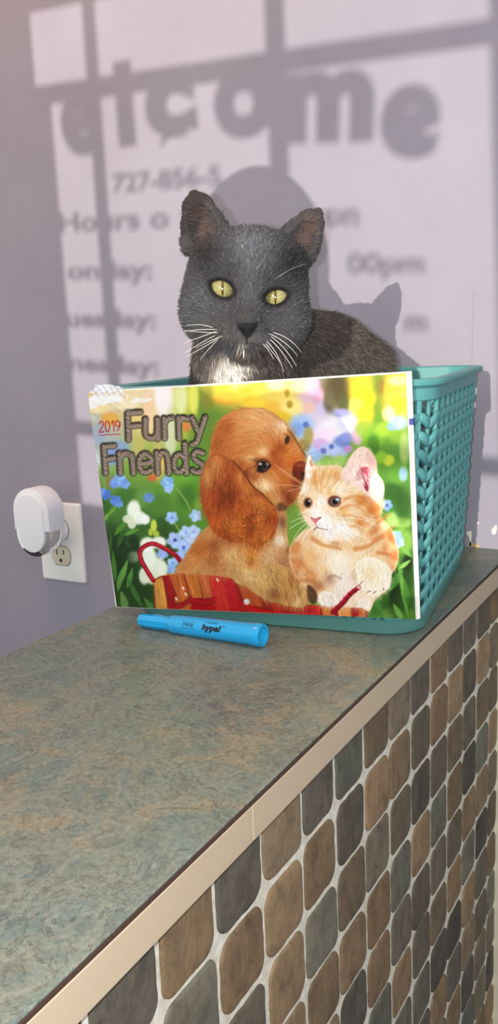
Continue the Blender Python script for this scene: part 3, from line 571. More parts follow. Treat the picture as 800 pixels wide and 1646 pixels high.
wslab(g, -.747, -.7265, bot, top); wslab(g, -.4915, -.4665, bot, top); wslab(g, -.834, -.212, .527, .5515); wslab(g, -.834, -.212, .097, .1175); wslab(g, -.834, -.808, bot, .527)
wslab(g, -.845, -.832, bot-.01, top+.01, .05); wslab(g, -.219, -.200, bot-.01, top+.01, .012, -.246); wslab(g, -.845, -.20, top, top+.015, .05); wslab(g, -.845, -.20, bot-.015, bot, .05)
g.build('window_frame', M_FRAME, winr, False)['kind'] = 'structure'
def glass():
    m = bpy.data.materials.new('clear_pane'); m.use_nodes = True; nt = m.node_tree; out = nt.nodes['Material Output']; nt.nodes.remove(nt.nodes['Principled BSDF'])
    a = nt.nodes.new('ShaderNodeBsdfTransparent'); b = nt.nodes.new('ShaderNodeBsdfGlossy'); b.inputs['Roughness'].default_value = .02; x = nt.nodes.new('ShaderNodeMixShader'); x.inputs[0].default_value = .04
    nt.links.new(a.outputs[0], x.inputs[1]); nt.links.new(b.outputs[0], x.inputs[2]); nt.links.new(x.outputs[0], out.inputs['Surface']); return m
g = G(); wslab(g, -.834, -.215, bot, top, .004); g.build('window_pane', glass(), winr, False)['kind'] = 'structure'
LET = [('e', -.7625, .4985, .134, 8, .92), ('l', -.6905, .516, .124, 1, 1.05), ('\u00e7', -.623, .497, .128, 3, 1.22), ('o', -.5222, .5005, .134, 0, 1.02), ('m', -.4165, .487, .130, -3, 1.08), ('e', -.3235, .4637, .126, -10, 1.0)]
ROWS = [('727-856-5', -.7178, -.556, .423, .031), ('Hours o', -.8106, -.634, .3785, .0345), ('on', -.425, -.383, .3728, .0345), ('onday:', -.803, -.6635, .3165, .031), ('00pm', -.398, -.3085, .3195, .031),
        ('uesday:', -.811, -.6625, .2545, .031), ('m', -.331, -.305, .258, .031), ('nesday:', -.812, -.662, .195, .031)]
V = []; F = []
def letters(txt, cx, zu, size, rot, bold, x0=None, x1=None, sx=1.):
    me = text_mesh(txt, size, bold); co = np.array([v.co[:] for v in me.vertices]); fs = [tuple(p.vertices) for p in me.polygons]; bpy.data.meshes.remove(me)
    lo, hi = co.min(0), co.max(0)
    if x0 is not None: co[:, 0] = x0+(co[:, 0]-lo[0])*(x1-x0)/(hi[0]-lo[0])
    else: co[:, 0] = (co[:, 0]-(lo[0]+hi[0])/2)*sx; co[:, 1] -= (lo[1]+hi[1])/2
    c, s = math.cos(math.radians(rot)), math.sin(math.radians(rot)); xy = np.stack([co[:, 0]*c-co[:, 1]*s, co[:, 0]*s+co[:, 1]*c], 1)
    k = len(V)
    for x, z in xy:
        X = cx+x if x0 is None else x; V.append(win_pt(X, wz(X, zu+z), -.001))
    F.extend([tuple(i+k for i in f) for f in fs])
for ch, x, z, s, r, q in LET: letters(ch, x, z, s, r, .0075, sx=q)
for txt, x0, x1, z, s in ROWS: letters(txt, 0, z, s, 0, .0012, x0, x1)
mesh('window_lettering', V, F, mat('white_vinyl_letters', (235, 235, 235), .6), winr, False)['kind'] = 'structure'
# ------------------------------------------------------------------ basket of woven-look plastic
TEAL = mat('teal_plastic', (84, 150, 152), .42, spec=.5)
TEAL2 = mat('teal_plastic_base', (72, 122, 116), .45, spec=.5)  # darker green than the sides: reflection at the base put into its colour
BC = np.array([-.3565, -.1957]); BA = math.radians(8); E1 = np.array([math.cos(BA), math.sin(BA)]); E2 = np.array([-math.sin(BA), math.cos(BA)])
BH = .2003
def outline(z, off=0., n=16):
    """rounded rectangle of the basket at height z: list of (x, y, nx, ny)"""
    k = z/BH; hw = .1245+.0125*k+off; hf = .130+.008*k+off; hb = .131+.0125*k+off; r = .030+off*.8; out = []
    for q, (sx, sy) in enumerate(((1, 1), (-1, 1), (-1, -1), (1, -1))):
        hd = hb if sy > 0 else hf
        for i in range(n+1):
            an = PI/2*(q+i/n); c, s = math.cos(an), math.sin(an)
            lx, ly = sx*(hw-r)+r*c, sy*(hd-r)+r*s
            p = BC+E1*lx+E2*ly; m = E1*c+E2*s; out.append((p[0], p[1], m[0], m[1]))
    return out
def at_s(z, s, off=0.):
    """point on the side at height z; s = side number + fraction, whole numbers are the corner middles"""
    O = outline(z, 0., 8); n = 9
    q = int(math.floor(s)) % 4; f = s-math.floor(s)
    A = O[q*n+4:q*n+9]+O[((q+1) % 4)*n:((q+1) % 4)*n+5]
    L = [0.]
    for i in range(len(A)-1): L.append(L[-1]+math.hypot(A[i+1][0]-A[i][0], A[i+1][1]-A[i][1]))
    d = f*L[-1]
    for i in range(len(A)-1):
        if d <= L[i+1]+1e-9:
            t = (d-L[i])/(L[i+1]-L[i]) if L[i+1] > L[i] else 0; P = [A[i][k]*(1-t)+A[i+1][k]*t for k in range(4)]; break
    m = math.hypot(P[2], P[3]); nx, ny = P[2]/m, P[3]/m
    return np.array([P[0]+nx*off, P[1]+ny*off, z]), np.array([nx, ny, 0.])
bas = thing('storage_basket', (BC[0], BC[1], 0), 'teal plastic basket with a woven look, on the counter against the wall', 'basket')
def loft(rings, closed_top=False, closed_bottom=False):
    n = len(rings[0]); v = [p for R in rings for p in R]
    f = [(a*n+k, a*n+(k+1) % n, (a+1)*n+(k+1) % n, (a+1)*n+k) for a in range(len(rings)-1) for k in range(n)]
    if closed_bottom: f.append(tuple(range(n))[::-1])
    if closed_top: f.append(tuple((len(rings)-1)*n+k for k in range(n)))
    return v, f
ring = lambda z, off: [(p[0], p[1], z) for p in outline(z, off, 10)]
v, f = loft([ring(.0, -.004), ring(.0, .0012), ring(.001, .0026), ring(.011, .0026), ring(.0125, .0014), ring(.0125, -.0035), ring(.003, -.0035)], True, True)
g = G(); g.add(v, f); g.build('base', TEAL2, bas, angle=35)
v, f = loft([ring(.184, -.003), ring(.184, .0022), ring(.1848, .003), ring(.1935, .0034), ring(.1945, .0062), ring(.196, .0078), ring(.1985, .0082), ring(.2003, .0066), ring(.2005, .001), ring(.199, -.0022), ring(.184, -.003)])
g = G(); g.add(v, f); g.build('rim', TEAL, bas, angle=35)
g = G(); NS = 10; PZ = .0139
for q in range(4):
    for i in range(NS):
        s = q+i/NS
        pts = [at_s(z, s, .0006)[0] for z in np.linspace(.009, .187, 8)]; nn = at_s(.1, s)[1]
        g.tube(pts, [(.0031, .0021)]*8, 6, flat=nn)
        sv = q+(i+.5)/NS; pts = [at_s(z, sv, -.0012)[0] for z in np.linspace(.009, .187, 8)]
        g.tube(pts, [(.0022, .0014)]*8, 5, flat=at_s(.1, sv)[1])
        for j in range(13):
            z0 = .0215+j*PZ
            for sd in (-1, 1):
                pts = []; rr_ = []; fl_ = []
                for k in range(6):
                    t = k/5; z = z0-.0015-.0088*t**1.25; ss = s+sd*(.5/NS)*t*1.02
                    if z < .006: z = .006
                    p, nn = at_s(min(z, .19), ss, .0004+.0021*math.sin(PI*min(1, .15+t*.9))-.0016*t); pts.append(p); fl_.append(nn)
                    rr_.append((.0036*(.72+.5*math.sin(PI*(.1+.8*t)))*1.02, .0017))
                if z0 < .187: g.tube(pts, rr_, 6, flat=np.array(fl_))
g.build('weave', TEAL, bas)
# ------------------------------------------------------------------ wall calendar hung flat against the front of the basket
QB = np.array([[-.4736, -.352, .0078], [-.2118, -.3159, .0178], [-.2137, -.3294, .2057], [-.4764, -.3657, .1962]])   # bl, br, tr, tl
CN = np.array([.13883, -.98786, -.06976])
def cal_pt(s, t, d=0.):
    p = (QB[0]*(1-s)+QB[1]*s)*(1-t)+(QB[3]*(1-s)+QB[2]*s)*t
    bow = .0012*math.sin(PI*s)*0+.0022*((1-s)**6)*((1-t)**2)
    return p-CN*(d)+CN*bow*0
cal = thing('calendar', tuple((QB[0]+QB[1])/2), 'glossy 2019 calendar with printed puppy and kitten, leaning on the teal basket', 'calendar')
NU, NV = 640, 460
S_, T_ = np.meshgrid(np.linspace(0, 1, NU), np.linspace(0, 1, NV))
lowcurl = .010*np.clip((.10-T_)/.10, 0, 1)*0
P3 = ((QB[0]*(1-S_[..., None])+QB[1]*S_[..., None])*(1-T_[..., None])+(QB[3]*(1-S_[..., None])+QB[2]*S_[..., None])*T_[..., None])
# gentle waviness of the cover and a rounded lower left corner
wav = .0006+.0004*np.sin(S_*7+1.)*np.sin(T_*4)+.0012*np.exp(-((S_-.06)**2+(T_-.9)**2)/.01)
P3 = P3+CN*wav[..., None]
# ink position: picture coordinates of the cover from its four corners
def homog(src, dst):
    A = []; b = []
    for (x, y), (u, v_) in zip(src, dst): A += [[x, y, 1, 0, 0, 0, -u*x, -u*y], [0, 0, 0, x, y, 1, -v_*x, -v_*y]]; b += [u, v_]
    return np.append(np.linalg.solve(np.array(A, float), np.array(b, float)), 1).reshape(3, 3)
HM = homog([(0, 0), (1, 0), (1, 1), (0, 1)], [(188, 975), (668, 995), (652, 600), (142, 632)])
den = HM[2, 0]*S_+HM[2, 1]*T_+1; AUx = (HM[0, 0]*S_+HM[0, 1]*T_+HM[0, 2])/den; AVy = (HM[1, 0]*S_+HM[1, 1]*T_+HM[1, 2])/den
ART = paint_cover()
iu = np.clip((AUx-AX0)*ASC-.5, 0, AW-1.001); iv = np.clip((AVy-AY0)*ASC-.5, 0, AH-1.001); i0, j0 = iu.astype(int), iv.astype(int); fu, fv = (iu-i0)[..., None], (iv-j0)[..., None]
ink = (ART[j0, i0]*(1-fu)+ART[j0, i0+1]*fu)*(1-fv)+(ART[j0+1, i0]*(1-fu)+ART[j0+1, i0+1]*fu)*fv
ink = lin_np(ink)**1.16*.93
ii = np.arange(NU*NV).reshape(NV, NU); quads = np.stack([ii[:-1, :-1], ii[:-1, 1:], ii[1:, 1:], ii[1:, :-1]], -1).reshape(-1, 4)
M_INK = attr_mat('printed_cover', .35, .3, .12, .12)
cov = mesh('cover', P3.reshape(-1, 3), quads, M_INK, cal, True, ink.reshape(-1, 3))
M_PAPER = mat('paper_edge', (240, 238, 232), .7)
g = G()                                                       # stacked pages behind the cover, fanned a little at the edges
rp_ = random.Random(9)
for k in range(7):
    d0 = .0006+k*.00075; ex = [(-.004-.0015*(k % 3), -.004), (1.006+.0022*((k*2) % 3), -.002), (1.009+.0022*((k+1) % 3), 1.004), (.002, 1.005+.001*(k % 2))]
    v = [cal_pt(s, t, d0) for s, t in ex]+[cal_pt(s, t, d0+.00055) for s, t in ex]
    g.add(v, [(0,1,2,3),(7,6,5,4),(0,4,5,1),(1,5,6,2),(2,6,7,3),(3,7,4,0)])
g.build('pages', M_PAPER, cal, False)
g = G()                                                       # white margin showing along the left edge
v = [cal_pt(-.006, .0, .0004), cal_pt(.001, -.004, .0004), cal_pt(.001, .62, .0004), cal_pt(-.0005, .62, .0004)]; v += [p-CN*.0004 for p in v]
g.add(v, [(0,1,2,3),(7,6,5,4),(0,4,5,1),(1,5,6,2),(2,6,7,3),(3,7,4,0)]); g.build('back_cover', M_PAPER, cal, False)
g = G(); v = [cal_pt(1.003, .80, .0001), cal_pt(1.0145, .80, .0001), cal_pt(1.0145, .825, .0001), cal_pt(1.003, .825, .0001)]; v += [p-CN*.005 for p in v]
g.add(v, [(0,1,2,3),(7,6,5,4),(0,4,5,1),(1,5,6,2),(2,6,7,3),(3,7,4,0)], (.06, .07, .28))
g.build('page_tab', attr_mat('printed_tab', .6), cal, False)
# torn scrap of clear shrink film crumpled over the top left corner
film = mat('crumpled_film', (252, 252, 255), .1, spec=.9, coat=1.0, alpha=.2); film.node_tree.nodes['Principled BSDF'].inputs['Coat Roughness'].default_value = .06
tf = NT(film); cf = tf.coords(); nf = tf.noise(cf, 120, 5, .7)
film_edge = mat('crumpled_film_edge', (244, 245, 250), .25, spec=.8, alpha=.75)
def film_patch(name, outline_st, depth_fn, m, n=36):
    lo = np.min(outline_st, 0); hi = np.max(outline_st, 0); P = np.array(outline_st); vs = []; keep = {}; fs = []
    for j in range(n+1):
        for i in range(n+1):
            s, t = lo[0]+(hi[0]-lo[0])*i/n, lo[1]+(hi[1]-lo[1])*j/n; ins = False
            for k in range(len(P)):
                (xa, ya), (xb, yb) = P[k], P[(k+1) % len(P)]
                if (ya > t) != (yb > t) and s < (xb-xa)*(t-ya)/(yb-ya)+xa: ins = not ins
            if ins: keep[i, j] = len(vs); vs.append(cal_pt(s, t, -depth_fn(s, t)))
    for j in range(n):
        for i in range(n):
            q = [(i, j), (i+1, j), (i+1, j+1), (i, j+1)]
            if all(c in keep for c in q): fs.append(tuple(keep[c] for c in q))
    return mesh(name, vs, fs, m, cal)
cr = lambda s, t: .0012+.0016*abs(math.sin(s*90+3*math.sin(t*40)))*abs(math.cos(t*70+2*math.sin(s*50)))+.002*max(0, t-.9)*10
film_patch('shrink_film', [(.004,.87),(.02,.855),(.05,.90),(.09,.90),(.13,.91),(.2,.93),(.23,.97),(.22,1.0),(.004,1.0)], cr, film)
cr2 = lambda s, t: .0012++.0004*math.sin(s*310+t*160)+.0005*math.sin(s*170-t*260+1)+.05*max(0, t-1.)*math.sin(s*60)
film_patch('shrink_film', [(.012,.985),(.02,1.012),(.026,1.015),(.034,1.042),(.05,1.032),(.075,1.036),(.1,1.026),(.125,1.022),(.135,1.008),(.13,.985)], cr2, film_edge, 40)
# ------------------------------------------------------------------ highlighter pen lying in front
PA, PB = np.array([-.4337, -.3712, .0062]), np.array([-.3146, -.3735, .0092])
pen = thing('highlighter_pen', tuple((PA+PB)/2*np.array([1, 1, 0])), 'bright blue capped highlighter lying on the counter in front of the calendar', 'pen')
BLUE = mat('blue_plastic', (24, 160, 220), .28, spec=.5, coat=.3); BLUE_IN = mat('blue_plastic_inside', (40, 170, 224), .4)
AXP = (PB-PA)/np.linalg.norm(PB-PA); LP = np.linalg.norm(PB-PA)
TOPV = np.array([0, 0, 1.])-AXP*AXP[2]; TOPV /= np.linalg.norm(TOPV); SDV = np.cross(AXP, TOPV)   # SDV points to the back/front
if SDV[1] > 0: SDV = -SDV                                                                         # towards the viewer
def pen_pt(x, phi, r): return PA+AXP*x+(SDV*math.cos(phi)+TOPV*math.sin(phi))*r
def pen_rad(x):
    if x < .0335: return .0060+.0006*(x/.0335)
    return .0076+(.0092-.0076)*(x-.0335)/(LP-.0335)
def pen_loft(stations, n, rot=0., facet=None):
    v, f = [], []
    for x, r in stations:
        for k in range(n): v.append(pen_pt(x, 2*PI*k/n+rot, r))
    m = len(stations)
    for a in range(m-1):
        for k in range(n): f.append((a*n+k, a*n+(k+1) % n, (a+1)*n+(k+1) % n, (a+1)*n+k))
    return v, f
g = G(); v, f = pen_loft([(0, .0001), (0, .0050), (.0012, .0058), (.021, .0064), (.0222, .0060), (.034, .0062), (.034, .003)], 8, .39); g.add(v, f); g.build('cap', BLUE, pen, angle=28)
g = G(); v, f = pen_loft([(.0325, .003), (.0325, .0070), (.0340, .0077), (.05, .0080), (LP-.008, .0090), (LP-.0066, .0094), (LP-.0012, .0093), (LP, .0088)], 32); g.add(v, f); g.build('barrel', BLUE, pen, angle=40)
g = G(); v, f = pen_loft([(LP, .0088), (LP, .0071), (LP-.011, .0066), (LP-.011, .0001)], 10, .2); g.add(v, f); g.build('hollow_end', BLUE_IN, pen, angle=25)
BLACK = mat('black_print', (16, 18, 24), .5)
def wrap(name, txt, x0, x1, phi0, h, bold=0., slant=0., boxed=False):
    me = text_mesh(txt, 1., bold, 0, 3); bm = bmesh.new(); bm.from_mesh(me); bpy.data.meshes.remove(me)
    bmesh.ops.triangulate(bm, faces=bm.faces[:]); bmesh.ops.subdivide_edges(bm, edges=[e for e in bm.edges if e.calc_length() > .12], cuts=2, use_grid_fill=True)
    co_ = np.array([q.co[:] for q in bm.verts]); lo, hi = co_.min(0), co_.max(0); fs = [[q.index for q in fc.verts] for fc in bm.faces]; bm.free()
    U = (co_[:, 0]-lo[0])/(hi[0]-lo[0]); Vv = (co_[:, 1]-lo[1])/(hi[1]-lo[1])
    vs = [pen_pt(x0+(x1-x0)*u+slant*h*w_, phi0+h*(w_-.5)/pen_rad(x0), pen_rad(x0+(x1-x0)*u)+.00016) for u, w_ in zip(U, Vv)]
    g.add(vs, fs)
g = G()
wrap('', 'STAPLES', .0485, .0585, .50, .0028, .02)
for (xa, xb, da, db) in ((.0468, .0602, .0027, .0030), (.0468, .0602, -.0030, -.0027), (.0468, .0471, -.0030, .0030), (.0599, .0602, -.0030, .0030)):
    vs = []; fs = []
    for k in range(9):
        x = xa+(xb-xa)*k/8
        for d in (da, db): vs.append(pen_pt(x, .5+d/pen_rad(x), pen_rad(x)+.00016))
    for k in range(8): fs.append((2*k, 2*k+2, 2*k+3, 2*k+1))
    g.add(vs, fs)
wrap('', 'hype!', .0665, .0840, .36, .0068, .05, .25); wrap('', 'Highlighter', .0705, .0815, .92, .0015, .02); wrap('', '\u2122', .0868, .0882, .72, .0011, .02)
g.build('printed_label', BLACK, pen, False)
# ------------------------------------------------------------------ power outlet and the night light plugged into it
IVORY = mat('ivory_plate', (244, 244, 240), .4); IV2 = mat('ivory_socket', (222, 214, 188), .42); DARK = mat('slot_dark', (40, 34, 28), .8); WHITE = mat('white_plastic', (238, 240, 246), .32)
OX, OZ = -.8505, -.0395
out = thing('power_outlet', (OX, 0, OZ-.058), 'ivory double wall outlet with its lower socket showing beneath the white night light', 'outlet')
def rrect(hw, hh, r, n=6):
    P = []
    for q, (sx, sy) in enumerate(((1, 1), (-1, 1), (-1, -1), (1, -1))):
        for i in range(n+1): an = PI/2*(q+i/n); P.append((sx*(hw-r)+r*math.cos(an), sy*(hh-r)+r*math.sin(an)))
    return P
def plate_rings(cx, cz, spec):
    """spec: list of (half width, half height, corner radius, y)"""
    return loft([[(cx+x, y, cz+z) for x, z in rrect(hw, hh, r)] for hw, hh, r, y in spec], True, True)
g = G(); v, f = plate_rings(OX, OZ, [(.0402, .0583, .003, -.0002), (.0402, .0583, .003, -.003), (.0394, .0575, .003, -.0048), (.0375, .0556, .003, -.0058)]); g.add(v, f); g.build('wall_plate', IVORY, out, angle=40)
for dz in (.0195, -.0195):
    P = []
    for k in range(40):
        a = 2*PI*k/40; P.append((.0172*math.cos(a), max(-.0138, min(.0138, .0172*math.sin(a)))))
    v, f = loft([[(OX+x*s, y, OZ+dz+z*s) for x, z in P] for s, y in ((1.03, -.0055), (1.03, -.0061), (1, -.0074), (.97, -.0076))], True)
    g = G(); g.add(v, f); rec = g.build('socket', IV2, out, angle=40)
    g = G(); v, f = loft([[(OX+x*s, y, OZ+dz+z*s) for x, z in P] for s, y in ((1.075, -.0054), (1.075, -.0060))], True); g.add(v, f); g.build('socket_gap', DARK, rec, False)
    g = G(); g.box((OX-.0072, -.0079, OZ+dz+.0015), (OX-.0054, -.0075, OZ+dz+.0092)); g.box((OX+.0054, -.0079, OZ+dz+.0025), (OX+.0072, -.0075, OZ+dz+.0088))
    v, f = loft([[(OX+.0026*math.cos(2*PI*k/16), y, OZ+dz-.0068+(.0028*math.sin(2*PI*k/16) if math.sin(2*PI*k/16) > 0 else -.0022*(abs(math.sin(2*PI*k/16)) > .4))) for k in range(16)] for y in (-.0074, -.0079)], True); g.add(v, f)
    g.build('slots', DARK, rec, False)
g = G(); v, f = loft([[(OX+.003*math.cos(2*PI*k/20), y, OZ+.003*math.sin(2*PI*k/20)) for k in range(20)] for y in (-.0056, -.0066)], True); g.add(v, f); g.build('screw', IVORY, out)
NX = -.8525
nl = thing('night_light', (NX, -.03, -.061), 'white arched plug-in night light with a clear lower lens, plugged into the wall outlet', 'night light')
def arch(w_, ztop, zbot, n=22):
    """arch outline: half round top, straight sides to zbot; coordinates (x, z)"""
    P = [(w_*math.cos(PI*k/n), ztop-w_+w_*math.sin(PI*k/n)) for k in range(n+1)]; return P+[(-w_, zbot), (w_, zbot)]
ZT, ZB = .0480, -.0117
v, f = loft([[(NX+x, y, z) for x, z in arch(w_, zt, zb)] for w_, zt, zb, y in ((.026, ZT-.004, ZB+.003, -.0225), (.0318, ZT-.0008, ZB, -.0262), (.033, ZT, ZB, -.031), (.033, ZT, ZB, -.054), (.0322, ZT-.0008, ZB+.0004, -.0575), (.0298, ZT-.0034, ZB+.001, -.0592))], True, True)
g = G(); g.add(v, f); g.build('shade', WHITE, nl, angle=38)
def oval(w_, zt, zb, n=20):
    return [(w_*math.cos(PI*k/n), zt-w_+w_*math.sin(PI*k/n)) for k in range(n+1)]+[(w_*math.cos(PI+PI*k/n), zb+w_+w_*math.sin(PI+PI*k/n)) for k in range(n+1)]
v, f = loft([[(NX+x, y, z) for x, z in oval(w_, zt, zb)] for w_, zt, zb, y in ((.0242, .0405, -.0423, -.0572), (.0242, .0405, -.0423, -.0602), (.0234, .0397, -.0415, -.0612), (.021, .037, -.039, -.0616))], True)
g = G(); g.add(v, f); g.build('front_panel', WHITE, nl, angle=38)
CLEAR = mat('clear_plastic', (232, 230, 224), .08, trans=.92, ior=1.4, spec=.6)
def bowl(w_, zt, zb, n=26): return [(w_*math.cos(PI*k/n), zt-(zt-zb)*max(0, math.sin(PI*k/n))**.8) for k in range(n+1)]
v, f = loft([[(NX+x, y, z) for x, z in bowl(w_, ZB+.001, zb)] for w_, zb, y in ((.022, -.0385, -.0215), (.0285, -.0475, -.027), (.0318, -.0500, -.036), (.0325, -.0505, -.046), (.0312, -.0490, -.0555), (.027, -.0440, -.0570))], True, True)
g = G(); g.add(v, f); g.build('lens', CLEAR, nl, angle=50)
v, f = loft([[(NX+.0025+r*math.cos(2*PI*k/28), y, -.0197+r*math.sin(2*PI*k/28)) for k in range(28)] for r, y in ((.017, -.0078), (.0185, -.0088), (.0185, -.0145), (.0165, -.017), (.0150, -.024))], True, True)
g = G(); g.add(v, f); g.build('plug_base', WHITE, nl, angle=40)
# ------------------------------------------------------------------ the grey cat sitting in the basket
DEP = .684; KPX = DEP/FPX                                     # depth of the head's middle; metres per unit of the sculpting grid there
OC = at_depth(395, 455, DEP)
def loc(P): return ((np.asarray(P, float)-OC)@RC.T)*np.array([1, 1, -1])/KPX      # right, down, towards the viewer
def cp(u, v, d): return loc(at_depth(u, v, DEP-d*KPX))
def cw(x, y, z): return loc((x, y, z))
def cs(d): return 1-d*KPX/DEP
def to_world(L): return OC+(np.asarray(L)*np.array([1, 1, -1])*KPX)@RC
h = 2.5
lo = np.array([-175., -185., -310.]); hi = np.array([285., 560., 150.])
nx, ny, nz = ((hi-lo)/h).astype(int)
ax = [(lo[k]+h*np.arange(n)).astype(np.float32) for k, n in enumerate((nx, ny, nz))]
FIELD = np.full((nx, ny, nz), 60., np.float32)
def region(c, R):
    s = []
    for k in range(3):
        a = int(np.clip((c[k]-R-lo[k])/h, 0, FIELD.shape[k]-1)); b = int(np.clip((c[k]+R-lo[k])/h+2, a+1, FIELD.shape[k])); s.append(slice(a, b))
    return tuple(s), np.meshgrid(ax[0][s[0]], ax[1][s[1]], ax[2][s[2]], indexing='ij', sparse=True)
def smin(a, b, k):
    t = np.clip(.5+.5*(b-a)/k, 0, 1); return b*(1-t)+a*t-k*t*(1-t)
def ell(c, r, k=14., rot=0., sub=False):
    s, (x, y, z) = region(c, max(r)+k+42); x, y, z = x-c[0], y-c[1], z-c[2]
    if rot: q, w_ = math.cos(math.radians(rot)), math.sin(math.radians(rot)); x, y = x*q+y*w_, -x*w_+y*q
    k0 = np.sqrt((x/r[0])**2+(y/r[1])**2+(z/r[2])**2); k1 = np.sqrt((x/r[0]**2)**2+(y/r[1]**2)**2+(z/r[2]**2)**2)
    d = k0*(k0-1)/np.maximum(k1, 1e-6)
    if sub: FIELD[s] = -smin(-FIELD[s], d, k)
    else: FIELD[s] = smin(FIELD[s], d, k)
def cone(pts, k=10., zs=1., sub=False):
    """chain of spheres (x, y, d, r) joined by round cones; zs squeezes depth"""
    A = np.array([p[:3] for p in pts]); R_ = [p[3] for p in pts]; c = A.mean(0); s, (x, y, z) = region(c, np.ptp(A, 0).max()/2+max(R_)+k+42); best = None
    for i in range(len(A)-1):
        a, b = A[i], A[i+1]; e = (b-a)*np.array([1, 1, zs]); q = e@e+1e-6; px, py, pz = x-a[0], y-a[1], (z-a[2])*zs
        t = np.clip((px*e[0]+py*e[1]+pz*e[2])/q, 0, 1); d = np.sqrt((px-t*e[0])**2+(py-t*e[1])**2+(pz-t*e[2])**2)-(R_[i]+(R_[i+1]-R_[i])*t)
        best = d if best is None else np.minimum(best, d)
    FIELD[s] = -smin(-FIELD[s], best, k) if sub else smin(FIELD[s], best, k)
def E(u, v, d, r, k=14., rot=0., sub=False): q = cs(d); ell(cp(u, v, d), tuple(a*q for a in r), k, rot, sub)
def K(pts, k=10., zs=1., sub=False): cone([tuple(cp(u, v, d))+(r*cs(d),) for u, v, d, r in pts], k, zs, sub)
# trunk, shoulders and haunches down into the basket
mm = 1/KPX
ell(cw(-.372, -.215, .085), (.066*mm, .080*mm, .062*mm), 20)
ell(cw(-.350, -.150, .085), (.072*mm, .078*mm, .074*mm), 30)
cone([tuple(cw(-.378, -.228, .200))+(.062*mm,), tuple(cw(-.350, -.178, .200))+(.056*mm,), tuple(cw(-.332, -.132, .163))+(.064*mm,), tuple(cw(-.330, -.120, .130))+(.068*mm,)], 26)
K([(393,562,-48,80),(392,625,-108,84),(394,740,-150,84)], 20)
for sx in (-.415, -.340): cone([tuple(cw(sx, -.245, .095))+(.022*mm,), tuple(cw(sx, -.270, .04))+(.016*mm,), tuple(cw(sx+.001, -.282, .0245))+(.0155*mm,)], 14)
cone([tuple(cw(-.31, -.10, .032))+(.016*mm,), tuple(cw(-.36, -.092, .0245))+(.015*mm,), tuple(cw(-.42, -.125, .022))+(.012*mm,)], 14)
# skull, cheeks, muzzle
E(396, 456, 0, (98, 85, 84), 24); E(402, 414, 18, (82, 40, 58), 24)
E(338, 500, 24, (50, 54, 46), 26); E(452, 512, 24, (47, 52, 46), 26)
E(395, 505, 50, (52, 50, 44), 24)
K([(404,440,68,24),(400,490,84,20),(397,522,97,15)], 22)
E(380, 545, 82, (23, 18, 21), 12, 10); E(414, 547, 82, (23, 18, 21), 12, -4); E(391, 560, 70, (23, 16, 21), 13)
E(397, 527, 103, (13, 9, 9), 7)
E(352, 436, 62, (30, 14, 16), 16, 24); E(440, 452, 62, (28, 14, 16), 16, -10)
# ears
K([(312,315,-16,10.5),(319,336,-10,27),(326,362,-6,36),(334,384,-4,40)], 11, 1.7); K([(510,343,-6,10),(498,360,-2,24),(486,380,0,33),(474,398,0,38)], 11, 1.7)
K([(312,321,7,7),(319,342,9,20),(327,370,13,25)], 4, 1.3, True); K([(508,349,17,6.5),(496,366,17,17),(485,388,18,23)], 4, 1.3, True)
K([(297,372,2,5),(294,388,2,6),(300,402,0,8)], 6); K([(508,392,2,5),(502,404,2,6),(494,414,0,8)], 6)
# eye openings: almond shafts
EYES = [(357.5, 464.5, 27, 20.5, 12.0), (442.5, 477.8, -15, 19.5, 10.8)]
def almond(u, v, e):
    du, dv = u-e[0], v-e[1]; a = math.radians(e[2]); x, y = du*math.cos(a)+dv*math.sin(a), -du*math.sin(a)+dv*math.cos(a)
    Rr = (e[3]**2+e[4]**2)/(2*e[4]); return np.maximum(np.hypot(x, y+(Rr-e[4])), np.hypot(x, y-(Rr-e[4])))-Rr     # < 0 inside, picture units
def face_depth(u, v):
    d = np.arange(150, -60, -1.); L = np.array([cp(u, v, q) for q in d]); i = ((L-lo)/h+.5).astype(int); i = np.clip(i, 0, np.array(FIELD.shape)-1)
    f = FIELD[i[:, 0], i[:, 1], i[:, 2]]; k = np.argmax(f < 0); return d[k]
EYE_D = [face_depth(e[0], e[1]) for e in EYES]
for e, fd in zip(EYES, EYE_D):
    c = cp(e[0], e[1], fd); s, (x, y, z) = region(c, 34); dep = DEP-z*KPX
    q = dep/DEP; wx = 395+0*x; 
    # back to picture units for the almond test
    camx = (x*KPX+0*y+0*z); P = np.stack(np.broadcast_arrays(x, y, z), -1)*np.array([1, 1, -1])*KPX
    oc = RC@(OC-CAM); X_, Y_, Z_ = P[..., 0]+oc[0], P[..., 1]+oc[1], P[..., 2]+oc[2]
    al = almond(400+FPX*X_/Z_, 823+FPX*Y_/Z_, e); shaft = np.maximum(al, (c[2]-13)-z)
    FIELD[s] = -smin(-FIELD[s], shaft, 2.5)
V, Fq = surface_nets(FIELD, lo, h); Fq = Fq if True else Fq
for _ in range(3):                                             # light smoothing
    acc = np.zeros_like(V); cnt_ = np.zeros(len(V))
    for a, b in ((0, 1), (1, 2), (2, 3), (3, 0)):
        np.add.at(acc, Fq[:, a], V[Fq[:, b]]); np.add.at(acc, Fq[:, b], V[Fq[:, a]]); np.add.at(cnt_, Fq[:, a], 1); np.add.at(cnt_, Fq[:, b], 1)
    V = V*.5+.5*acc/np.maximum(cnt_, 1)[:, None]
VW = to_world(V); PU, PV = proj(VW); DD = V[:, 2]
fn = np.cross(VW[Fq[:, 2]]-VW[Fq[:, 0]], VW[Fq[:, 3]]-VW[Fq[:, 1]])
if (VW[Fq].mean(1)*fn).sum() < 0: Fq = Fq[:, ::-1].copy(); fn = -fn
VN = np.zeros_like(VW)
for k in range(4): np.add.at(VN, Fq[:, k], fn)
